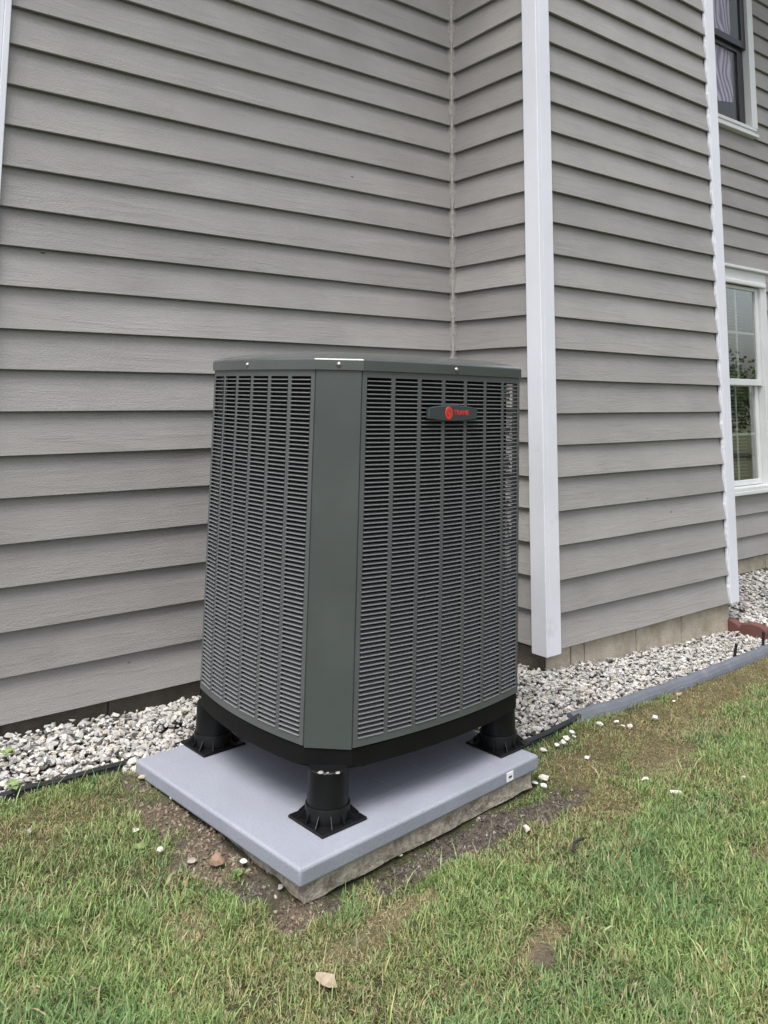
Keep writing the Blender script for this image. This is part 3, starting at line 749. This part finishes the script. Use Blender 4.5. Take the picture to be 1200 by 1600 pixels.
for o in proto: bpy.data.objects.remove(o)
bpy.data.objects.remove(bpy.data.objects['riser_foot']) if bpy.data.objects.get('riser_foot') and bpy.data.objects['riser_foot'].type == 'EMPTY' else None

# ------------------------------------------------------------------ edgings
def sweep(name, path, prof, mat, wob=0.003, seed=1):
    """prof: (out, up) pairs, out = towards the lawn"""
    rr = random.Random(seed); V = []; Fs = []; m = len(prof); n = 0; P = []
    for (x0, y0), (x1, y1) in zip(path, path[1:]):
        L = math.hypot(x1-x0, y1-y0); k = max(2, int(L/0.07))
        for i in range(k): P.append((x0+(x1-x0)*i/k, y0+(y1-y0)*i/k))
    P.append(path[-1])
    for i, (x, y) in enumerate(P):
        a = P[max(i-1, 0)]; b = P[min(i+1, len(P)-1)]; d = Vector((b[0]-a[0], b[1]-a[1], 0)).normalized(); nn = Vector((d.y, -d.x, 0))
        g = float(g_base(x, y)); w1 = rr.uniform(-wob, wob); w2 = rr.uniform(-wob, wob)*0.6
        for o, u in prof: V.append((x+nn.x*(o+w1), y+nn.y*(o+w1), g+u+w2))
        if i:
            for j in range(m): a_ = (i-1)*m+j; b_ = (i-1)*m+(j+1) % m; Fs.append((a_, b_, b_+m, a_+m))
    Fs.append(tuple(range(m))); Fs.append(tuple(range(len(V)-m, len(V)))[::-1])
    bm = bmesh.new(); vv = [bm.verts.new(v) for v in V]
    for f in Fs: bm.faces.new([vv[i] for i in f])
    return bmobj(name, bm, mat, None, False)
thin = [(-0.005, -0.06), (0.005, -0.06), (0.005, 0.014), (0.008, 0.018), (0.005, 0.026), (-0.005, 0.026), (-0.008, 0.020)]
tag(sweep('lawn_edging', [(-3.4, -0.385), (-2.6, -0.392), (-2.1, -0.407), (-1.935, -0.412)], thin, M_blackedge, 0.004, 2), 'black plastic edging strip between lawn and gravel left of the pad', 'lawn edging')
thin2 = [(-0.006, -0.06), (0.006, -0.06), (0.006, 0.020), (0.010, 0.024), (0.006, 0.032), (-0.006, 0.032), (-0.009, 0.026)]
tag(sweep('lawn_edging', [(-0.885, -1.140), (-0.60, -1.102), (-0.30, -1.066)], thin2, M_blackedge, 0.004, 3), 'black plastic edging strip at the right rear corner of the pad', 'lawn edging')
ge = empty('lawn_edging', (-0.32, -1.06, -0.12)); tag(ge, 'wide blue grey plastic edging strip along the gravel below the chase', 'lawn edging')
gp = [(0.000, -0.03), (0.026, -0.030), (0.022, 0.006), (0.0165, 0.020), (0.0145, 0.021), (0.006, 0.034), (-0.006, 0.041), (-0.020, 0.040), (-0.030, 0.032), (-0.026, 0.022), (-0.016, 0.024), (-0.006, 0.012), (0.000, 0.0)]
strip_ = sweep('edging_strip', [(-0.335, -1.062), (0.1, -1.058), (0.5, -1.030), (1.0, -0.985), (1.5, -0.94), (2.4, -0.87)], gp, M_greyedge, 0.005, 4)
strip_.parent = ge; strip_.matrix_parent_inverse = Matrix.Translation(ge.location).inverted()
def stake(x, y, lean):
    bm = bmesh.new(); z = float(g_base(x, y)); add_box(bm, -0.006, 0.006, -0.006, 0.006, -0.05, 0.115, 0.001)
    o = bmobj('stake', bm, M_blackedge, None); o.parent = ge; o.matrix_parent_inverse = Matrix.Translation(ge.location).inverted(); o.location = (x, y, z); o.rotation_euler = lean
stake(1.13, -0.93, (R(18), R(-14), 0)); stake(1.52, -0.885, (R(12), R(-16), 0))
# red scalloped concrete edging
def scallop():
    V = []; n = 44; L = 0.40; th = 0.028
    bm = bmesh.new(); P = []
    for i in range(n+1):
        s = L*i/n; y = -BD+0.045-s; ph = ((s+0.085)/0.165) % 1.0
        zt = -0.150+0.040*math.sqrt(max(0, 1-(2*ph-1)**2))
        x = 1.680+0.05*s
        P.append([bm.verts.new((x-th, y, -0.30)), bm.verts.new((x-th, y, zt-0.008)), bm.verts.new((x-th+0.008, y, zt)), bm.verts.new((x+th-0.008, y, zt)), bm.verts.new((x+th, y, zt-0.008)), bm.verts.new((x+th, y, -0.30))])
    for p, q in zip(P, P[1:]):
        for j in range(5): bm.faces.new((p[j], p[j+1], q[j+1], q[j]))
    bm.faces.new(P[0]); bm.faces.new(P[-1][::-1])
    o = bmobj('scalloped_edging', bm, M_redblock); tag(o, 'brick red scalloped concrete edging at the foot of the chase', 'garden edging')
scallop()

# ------------------------------------------------------------------ stones
def hull_stone(seed, n=13, flat=0.62):
    rr = random.Random(seed); bm = bmesh.new()
    ax = (1.0, rr.uniform(0.52, 0.9), rr.uniform(0.36, 0.7)*flat/0.62)
    for i in range(n):
        v = Vector((rr.gauss(0, 1), rr.gauss(0, 1), rr.gauss(0, 1))).normalized()*rr.uniform(0.78, 1.0)
        bm.verts.new((v.x*ax[0], v.y*ax[1], v.z*ax[2]))
    bmesh.ops.convex_hull(bm, input=bm.verts)
    for v in [v for v in bm.verts if not v.link_faces]: bm.verts.remove(v)
    bmesh.ops.triangulate(bm, faces=bm.faces); bmesh.ops.recalc_face_normals(bm, faces=bm.faces)
    bm.verts.index_update()
    V = np.array([v.co[:] for v in bm.verts]); T = np.array([[v.index for v in f.verts] for f in bm.faces]); bm.free()
    return V, T
PROTO = [hull_stone(s) for s in range(28)]
def rot_rand(r):
    q = r.normal(size=4); q /= np.linalg.norm(q); w_, x, y, z = q
    return np.array([[1-2*(y*y+z*z), 2*(x*y-z*w_), 2*(x*z+y*w_)], [2*(x*y+z*w_), 1-2*(x*x+z*z), 2*(y*z-x*w_)], [2*(x*z-y*w_), 2*(y*z+x*w_), 1-2*(x*x+y*y)]])
def stone_colour(r):
    v = r.uniform(0.34, 0.60); k = r.random()
    if k < 0.55: return np.array([v, v*0.965, v*0.91])
    if k < 0.80: return np.array([v*0.9, v*0.89, v*0.88])
    if k < 0.93: return np.array([v*0.95, v*0.86, v*0.73])
    return np.array([v*0.62, v*0.60, v*0.58])
def gravel():
    Vs = []; Ts = []; Cs = []; off = 0
    def scatter(x0, x1, y0, y1, dens, smin, smax, layers):
        nonlocal off
        n = int((x1-x0)*(y1-y0)*dens)
        xs_ = rng.uniform(x0, x1, n); ys_ = rng.uniform(y0, y1, n); ok = in_gravel(xs_, ys_)
        for x, y in zip(xs_[ok], ys_[ok]):
            s = rng.uniform(smin, smax)*(0.7 if rng.random() < 0.35 else 1.0); V, T = PROTO[rng.integers(len(PROTO))]
            z = float(g_base(x, y))+rng.uniform(-0.012, layers)+0.008*(vnoise(x, y, 0.15, 4)-0.5)*2
            if y > -0.42 and x < -1.2: z += float(0.008*sstep(-0.40, -0.20, y)+0.028*sstep(-0.22, -0.02, y)*sstep(-1.7, -2.3, x))
            e = float(edge_y(x))
            if (x < -1.93 or x > -0.86) and y-e < 0.045: z = min(z, float(g_base(x, y))+0.012)
            VV = (V*s) @ rot_rand(rng).T*np.array([1, 1, 0.66])+np.array([x, y, z])
            Vs.append(VV); Ts.append(T+off); off += len(V)
            Cs.append(np.repeat(stone_colour(rng)[None], len(V), 0)*rng.uniform(0.94, 1.06, (len(V), 1)))
    scatter(-3.0, -1.35, -0.56, 0.0, 6800, 0.011, 0.025, 0.022)
    scatter(-1.45, 0.05, -1.15, 0.0, 5200, 0.011, 0.023, 0.022)
    scatter(-0.02, 1.70, -1.12, -0.58, 6600, 0.010, 0.022, 0.022)
    scatter(1.70, 3.9, -0.95, 0.0, 2600, 0.017, 0.028, 0.02)
    me = np_mesh('gravel', np.concatenate(Vs), np.zeros((0, 4), int), np.concatenate(Ts), M_stone, np.concatenate(Cs))
    tag(link(bpy.data.objects.new('gravel', me)), 'pale crushed stone gravel along the foot of the house', 'gravel', kind='stuff')
gravel()
def stray(px, py, size, seed, col, label, name='stone', flat=0.62, cat='stone', dz_=0.0, grp=None):
    V, T = hull_stone(seed+500, 17, flat); r = np.random.default_rng(seed)
    a = r.uniform(0, 6.28); Rz = np.array([[math.cos(a), -math.sin(a), 0], [math.sin(a), math.cos(a), 0], [0, 0, 1]])
    V = (V*size) @ Rz.T
    me = np_mesh(name, V, np.zeros((0, 4), int), T, M_stone, np.repeat(np.array(col)[None], len(V), 0)*r.uniform(0.93, 1.07, (len(V), 1)))
    o = link(bpy.data.objects.new(name, me)); o.location = (px, py, float(ground_z(px, py)[0])+size*0.26*flat/0.62+dz_*0.8); tag(o, label, cat, grp)
CAMP = np.array([-3.097952, -3.354042, 1.166812])
def at(u, v):
    """where the line of sight through a photo point meets the sloping lawn (used once, to measure positions)"""
    d = np.array(F)+np.array(Rt)*(u-611.864)/1289.796-np.array(Up)*(v-476.973)/1289.796
    z = -0.14
    for _ in range(6):
        t = (z-CAMP[2])/d[2]; p = CAMP+t*d; z = float(g_base(p[0], p[1]))
    return p[0], p[1]
W1 = (0.58, 0.55, 0.49); W2 = (0.66, 0.64, 0.60); TAN = (0.36, 0.29, 0.215)
STR = [((822, 1301), .021, W1, 'large pale stone in the grass below the dark soil strip'), ((1008, 1223), .016, W1, 'round pale stone between the straw patch and the green turf at right'), ((1056, 1244), .021, W1, 'larger pale stone in green turf right of the pad'),
       ((1162, 1218), .011, W2, 'small white stone far out in the grass at the right edge'), ((885, 1160), .020, W2, 'topmost white stone of the little pile beside the black edging'),
       ((893, 1150), .015, W2, 'white stone leaning at the rear of the little pile by the edging'), ((880, 1168), .017, W1, 'flat stone in the middle of the little pile by the edging'), ((870, 1171), .013, W2, 'stone at the left foot of the little pile by the edging'), ((897, 1156), .014, W1, 'stone at the right end of the little pile by the edging'),
       ((937, 1137), .019, W1, 'flat tan white stone just below the end of the grey edging'), ((964, 1133), .014, W2, 'left stone of the row of three below the grey edging'), ((973, 1140), .012, W1, 'middle stone of the row of three below the grey edging'), ((985, 1140), .018, W1, 'right stone of the row of three below the grey edging'),
       ((1023, 1127), .018, W2, 'flat white stone lying alone below the grey edging'), ((917, 1187), .011, W2, 'small upright white chip in the brown turf below the stone pile'), ((848, 1178), .016, W1, 'stone tucked against the right corner of the pad'),
       ((850, 1222), .024, W1, 'broad flat stone beside the right end of the slab'), ((836, 1229), .012, W2, 'small stone touching the right end of the slab'), ((850, 1235), .015, W2, 'pale stone below the broad flat one at the slab end'),
       ((1062, 1090), .016, TAN, 'tan stone in brown turf close to the grey edging'), ((1053, 1098), .008, W2, 'tiny pale chip beside the tan stone near the edging'),
       ((512, 1543), .036, TAN, 'lumpy tan stone in the grass at the bottom of the lawn'), ((340, 1348), .026, (0.27, 0.18, 0.13), 'reddish brown stone in the bare dirt left of the pad'), ((300, 1350), .015, (0.30, 0.27, 0.23), 'grey stone in the bare dirt left of the reddish one'),
       ((250, 1334), .011, W2, 'white chip on the bare dirt beyond the weed'), ((268, 1252), .009, W2, 'white chip close under the left edge of the pad'), ((112, 1220), .014, (0.42, 0.17, 0.14), 'pinkish red pebble in the grass by the black edging'),
       ((380, 1347), .013, W2, 'white fragment in the dirt near the front corner of the pad'), ((212, 1303), .012, W1, 'pale chips in the turf left of the bare dirt'), ((46, 1304), .013, (0.30, 0.29, 0.27), 'grey flat stone in the grass at the far left'),
       ((222, 1220), .014, (0.45, 0.38, 0.28), 'tan elongated stone below the left corner of the pad'), ((438, 1388), .012, (0.25, 0.24, 0.22), 'grey pebble in dark soil in front of the pad corner'), ((625, 1340), .010, W2, 'white chip in the dark soil under the slab edge')]
for i, ((u, v), s, c, lab) in enumerate(STR):
    x, y = at(u, v); stray(x, y, s*1.12, i+3, c, lab, flat=0.55, dz_=0.011 if s > 0.01 else 0.008)
# bits lying on the front foot
bp_ = Vector((-1.690, -1.292, PADZ+FOOT_H))
for k, (dx, dy, s) in enumerate(((-0.014, 0.010, .0120), (0.001, -0.003, .0070), (0.022, -0.020, .0100))):
    V, T = hull_stone(900+k, 18); me = np_mesh('stone_chip', V*s*np.array([1, 1, 0.45]), np.zeros((0, 4), int), T, M_stone, np.repeat(np.array([[0.27, 0.265, 0.26]]), len(V), 0))
    o = link(bpy.data.objects.new('stone_chip', me)); o.location = (bp_.x+dx, bp_.y+dy, bp_.z+s*0.15)
    tag(o, ['left', 'middle', 'right'][k]+' pale chip lying on top of the front riser foot', 'stone chip')
# crumbs of soil in the bare ground: one scatter
def crumbs():
    Vs = []; Ts = []; Cs = []; off = 0
    n = 70000; x = rng.uniform(-2.25, -0.6, n); y = rng.uniform(-1.62, -0.5, n)
    kd = zone(x, y, 'dirt'); ks = zone(x, y, 'soil'); lx, ly = pad_local(x, y)
    ok = (np.maximum(kd, ks) > rng.uniform(0.25, 1, n)) & ~((np.abs(lx) < PADW/2-0.05) & (np.abs(ly) < PADD/2-0.03))
    for xx, yy, d, s_, zz_ in zip(x[ok], y[ok], kd[ok], ks[ok], ground_z(x[ok], y[ok])):
        V, T = PROTO[rng.integers(len(PROTO))]; s = 0.0014+0.0085*rng.random()**5
        c = np.array([0.175, 0.138, 0.100])*rng.uniform(0.5, 1.5) if d > s_ else np.array([0.105, 0.092, 0.08])*rng.uniform(0.45, 1.7)
        if rng.random() < 0.05: c = np.array([0.34, 0.31, 0.27])*rng.uniform(.7, 1.2)
        Vs.append((V*s) @ rot_rand(rng).T+np.array([xx, yy, zz_+0.001])); Ts.append(T+off); off += len(V); Cs.append(np.repeat(c[None], len(V), 0))
    me = np_mesh('soil_crumbs', np.concatenate(Vs), np.zeros((0, 4), int), np.concatenate(Ts), M_stone, np.concatenate(Cs))
    tag(link(bpy.data.objects.new('soil_crumbs', me)), 'loose crumbs of soil beside the slab', 'soil', kind='stuff')
crumbs()

# ------------------------------------------------------------------ grass
def grass():
    n0 = 560000
    x = rng.uniform(-2.95, 1.9, n0*2); y = rng.uniform(-2.75, -0.36, n0*2)
    # keep what the photo can see plus a margin
    dx = x+3.098; dy = y+3.354
    dep = 0.618*dx+0.778*dy; lat = (0.783*dx-0.622*dy)/np.maximum(dep, 0.1)
    keep = (dep > 1.05) & (np.abs(lat) < 0.72) & (dep < 4.9)
    lx, ly = pad_local(x, y)
    keep &= ~((np.abs(lx) < PADW/2+0.004) & (np.abs(ly) < PADD/2+0.004))
    keep &= (y < edge_y(x)-0.012) | ((x > -1.95) & (x < -0.87))
    keep &= ~((x > -1.93) & (x < -0.86) & (ly > -PADD/2))
    zd = zone(x, y, 'dirt'); zs = zone(x, y, 'soil'); zm = zone(x, y, 'moss'); zw = zone(x, y, 'straw')
    patch = fbm(x, y, 0.16, 70, 3); lush = fbm(x, y, 0.45, 90, 2)
    fr = sstep(2.9, 1.9, dep)                     # nearer the camera the sward is thicker
    dens = (0.35+0.65*sstep(0.30, 0.55, patch))*(1-0.88*zd)*(1-0.95*zs)*(1-0.15*zm)*(1-0.35*zw)*(0.75+0.25*fr)
    keep &= rng.random(len(x)) < dens
    x, y, zd, zs, zm, zw, patch, lush, dep = [a[keep] for a in (x, y, zd, zs, zm, zw, patch, lush, dep)]
    n = len(x); z = g_base(x, y)-0.004
    thin_ = np.clip(zm*1.0+zw*0.8+zd+zs, 0, 1)
    lz = np.maximum(np.exp(-(((x+2.45)/0.38)**2+((y+1.35)/0.42)**2)), np.exp(-(((x+0.85)/0.75)**2+((y+1.95)/0.33)**2)))
    tall = np.maximum(0.7*sstep(0.42, 0.68, lush), lz)*(1-thin_)
    clump = fbm(x, y, 0.05, 120, 2)
    L = (1-0.25*(fbm(x, y, 0.30, 210, 3) > 0.58))*rng.uniform(0.010, 0.033, n)*(1+1.1*tall*rng.random(n)+0.7*(clump-0.5))*(1-0.45*thin_)
    long_ = (rng.random(n) < 0.014*(1-thin_)); L = np.where(long_, rng.uniform(0.04, 0.08, n), L)
    wd = (0.0006+0.0012*rng.random(n)**1.6)*(1+0.35*tall)*(1-0.25*thin_)
    az = rng.uniform(0, 2*np.pi, n)
    lean = np.clip(rng.normal(1.1, 0.42, n)+0.35*thin_, 0.15, 1.75)       # angle from upright at the tip
    T = np.array([0.0, 0.36, 0.70, 1.0]); Wf = np.array([1.0, 0.92, 0.66, 0.06])
    d = np.stack([np.cos(az), np.sin(az)], 1); s = np.stack([-np.sin(az), np.cos(az)], 1)
    V = np.zeros((n, 7, 3)); idx = 0
    hh = np.zeros(n); rr_ = np.zeros(n)
    tw = rng.normal(0, 0.5, n)
    for j, t in enumerate(T):
        if j:
            th = lean*(0.25+0.9*(T[j-1]+t)/2); dl = (t-T[j-1])*L
            hh = hh+np.cos(th)*dl; rr_ = rr_+np.sin(th)*dl
        cx = x+d[:, 0]*rr_; cy = y+d[:, 1]*rr_; cz = z+np.maximum(hh, 0.002*j)
        w_ = wd*Wf[j]
        if j < 3:
            for sg in (-1, 1):
                V[:, idx, 0] = cx+sg*s[:, 0]*w_; V[:, idx, 1] = cy+sg*s[:, 1]*w_; V[:, idx, 2] = cz+sg*w_*tw*0.6; idx += 1
        else:
            V[:, idx, 0] = cx; V[:, idx, 1] = cy; V[:, idx, 2] = cz
    b = np.arange(n)[:, None]*7
    Q = np.concatenate([b+np.array([[0, 1, 3, 2]]), b+np.array([[2, 3, 5, 4]])]); Tt = b+np.array([[4, 5, 6]])
    # colours of the blades themselves
    g1 = np.array([0.085, 0.150, 0.042]); g2 = np.array([0.320, 0.435, 0.165]); g3 = np.array([0.125, 0.230, 0.095]); st = np.array([0.36, 0.315, 0.185]); br = np.array([0.28, 0.21, 0.115]); ol = np.array([0.29, 0.28, 0.115])
    a = 0.08+0.85*rng.random(n)[:, None]; hue = fbm(x, y, 0.25, 160, 2)[:, None]
    col = g1*(1-a)+g2*a; col = col*(1-0.45*(hue > 0.55))+g3*0.45*(hue > 0.55)
    dry = sstep(0.50, 0.66, fbm(x, y, 0.30, 210, 3))*(1-0.7*lz)+0.5*sstep(0.55, 0.7, fbm(x, y, 0.07, 230, 2))
    pst = 0.015+0.22*dry+0.05*(1-tall)+0.55*zw+0.40*zm+0.25*(1-sstep(0.3, 0.6, patch))*0.6+0.3*zd
    isst = rng.random(n) < pst; col[isst] = (st*(0.65+0.5*rng.random((n, 1))))[isst]
    pb = 0.03+0.40*zm+0.15*zw; isb = rng.random(n) < pb; col[isb] = (br*(0.7+0.7*rng.random((n, 1))))[isb]
    po = 0.18*(1-tall)+0.30*dry+0.3*zm; iso = (rng.random(n) < po) & ~isst & ~isb; col[iso] = (ol*(0.7+0.6*rng.random((n, 1))))[iso]
    col = col*(0.82+0.36*rng.random((n, 1)))*(0.82+0.36*fbm(x, y, 0.10, 300, 3))[:, None]; col[long_ & ~isst & ~isb] *= 1.15
    cols = np.repeat(col[:, None, :], 7, 1)
    me = np_mesh('grass', V.reshape(-1, 3), Q, Tt, M_grass, cols.reshape(-1, 3), False)
    tag(link(bpy.data.objects.new('grass', me)), 'patchy green and straw coloured lawn grass', 'grass', kind='stuff')
    print('blades', n)
grass()

# weeds
def weed(u, v, nleaf, size, label, seed, dzw=0.0):
    x0, y0 = at(u, v); rr = random.Random(seed); root = empty('weed', (x0, y0, float(ground_z(x0, y0)[0])))
    tag(root, label, 'weed')
    m, n, b = newmat('weed leaf'); tc = ocoord(n); n.links.new(mixc(n, noise(n, tc, 40, 3), (0.10, 0.17, 0.05), (0.20, 0.28, 0.09)), b.inputs['Base Color']); b.inputs['Roughness'].default_value = 0.5
    for k in range(nleaf):
        a = rr.uniform(0, 6.28); l_ = size*rr.uniform(0.7, 1.2); el = rr.uniform(0.2, 0.9); r0_ = rr.uniform(0, size*0.5); wl = l_*rr.uniform(0.30, 0.42)
        V = []; 
        for i in range(6):
            t = i/5; wv = wl*math.sin(math.pi*min(0.98, t*0.9+0.08)); hx = r0_+l_*t*math.cos(el)
            hz = 0.008+dzw+l_*(t*math.sin(el)-0.35*t*t)
            for sg in (-1, 0, 1): V.append((math.cos(a)*hx-math.sin(a)*sg*wv, math.sin(a)*hx+math.cos(a)*sg*wv, hz+abs(sg)*wv*0.3))
        Fs = [(3*i+j, 3*i+j+1, 3*i+j+4, 3*i+j+3) for i in range(5) for j in range(2)]
        obj('leaf', V, Fs, m, root, True)
weed(218, 1332, 11, 0.022, 'low clover like weed at the edge of the bare dirt', 1)
weed(18, 1243, 9, 0.026, 'leafy weed growing over the black edging at the far left', 2, 0.02)
weed(8, 1206, 10, 0.026, 'green weed sprouting in the gravel at the left edge', 3, 0.05)
weed(378, 1368, 5, 0.018, 'tiny seedling with bright leaves in the dirt by the pad corner', 4)
# black scrap in the grass
x, y = at(905, 1336)
bm = bmesh.new(); P = []
for i in range(7):
    t = i/6; c_ = Vector((-0.05+0.10*t, 0.012*math.sin(t*3), 0.030+0.004*math.sin(t*5)))
    P.append([bm.verts.new(c_+Vector((0, s*0.004, s2*0.002))) for s, s2 in ((-1, -1), (1, -1), (1, 1), (-1, 1))])
for p, q in zip(P, P[1:]):
    for j in range(4): bm.faces.new((p[j], p[(j+1) % 4], q[(j+1) % 4], q[j]))
bm.faces.new(P[0]); bm.faces.new(P[-1][::-1])
o = bmobj('plastic_scrap', bm, M_blackedge); o.location = (x, y, float(g_base(x, y))); o.rotation_euler.z = R(20); tag(o, 'thin black scrap lying in the grass right of the pad', 'scrap')

# ------------------------------------------------------------------ trees across the lawn (seen only as a reflection in the window)
def tree_line():
    n = 34000; tt = rng.random(n)
    # crowns along a line facing the window
    cs = [(17+3.2*i*0.62, -19+3.2*i*0.78+rng.uniform(-1, 1), rng.uniform(1.6, 2.6), rng.uniform(2.5, 4.9)) for i in range(9)]
    V = np.zeros((n, 4, 3)); col = np.zeros((n, 3))
    for i in range(n):
        cx, cy, r, h = cs[rng.integers(len(cs))]
        v = rng.normal(size=3); v /= np.linalg.norm(v); rad = r*(0.55+0.45*rng.random())*(1+0.25*math.sin(v[0]*7+v[2]*9))
        p = np.array([cx, cy, h*0.5])+v*np.array([rad, rad, h*0.5*(rad/r)])
        p[2] = max(p[2], 0.1); a = rng.normal(size=3); a /= np.linalg.norm(a); b = np.cross(a, rng.normal(size=3)); b /= np.linalg.norm(b); s = rng.uniform(0.05, 0.12)
        V[i] = [p+a*s, p+b*s*0.6, p-a*s, p-b*s*0.6]; col[i] = np.array([0.115, 0.165, 0.075])*rng.uniform(0.8, 1.3)
    q = np.arange(n*4).reshape(n, 4)
    me = np_mesh('tree_line', V.reshape(-1, 3), q, np.zeros((0, 3), int), M_leaf, np.repeat(col, 4, 0))
    tag(link(bpy.data.objects.new('tree_line', me)), 'far green trees mirrored in the lower window', 'trees', kind='stuff')
tree_line()
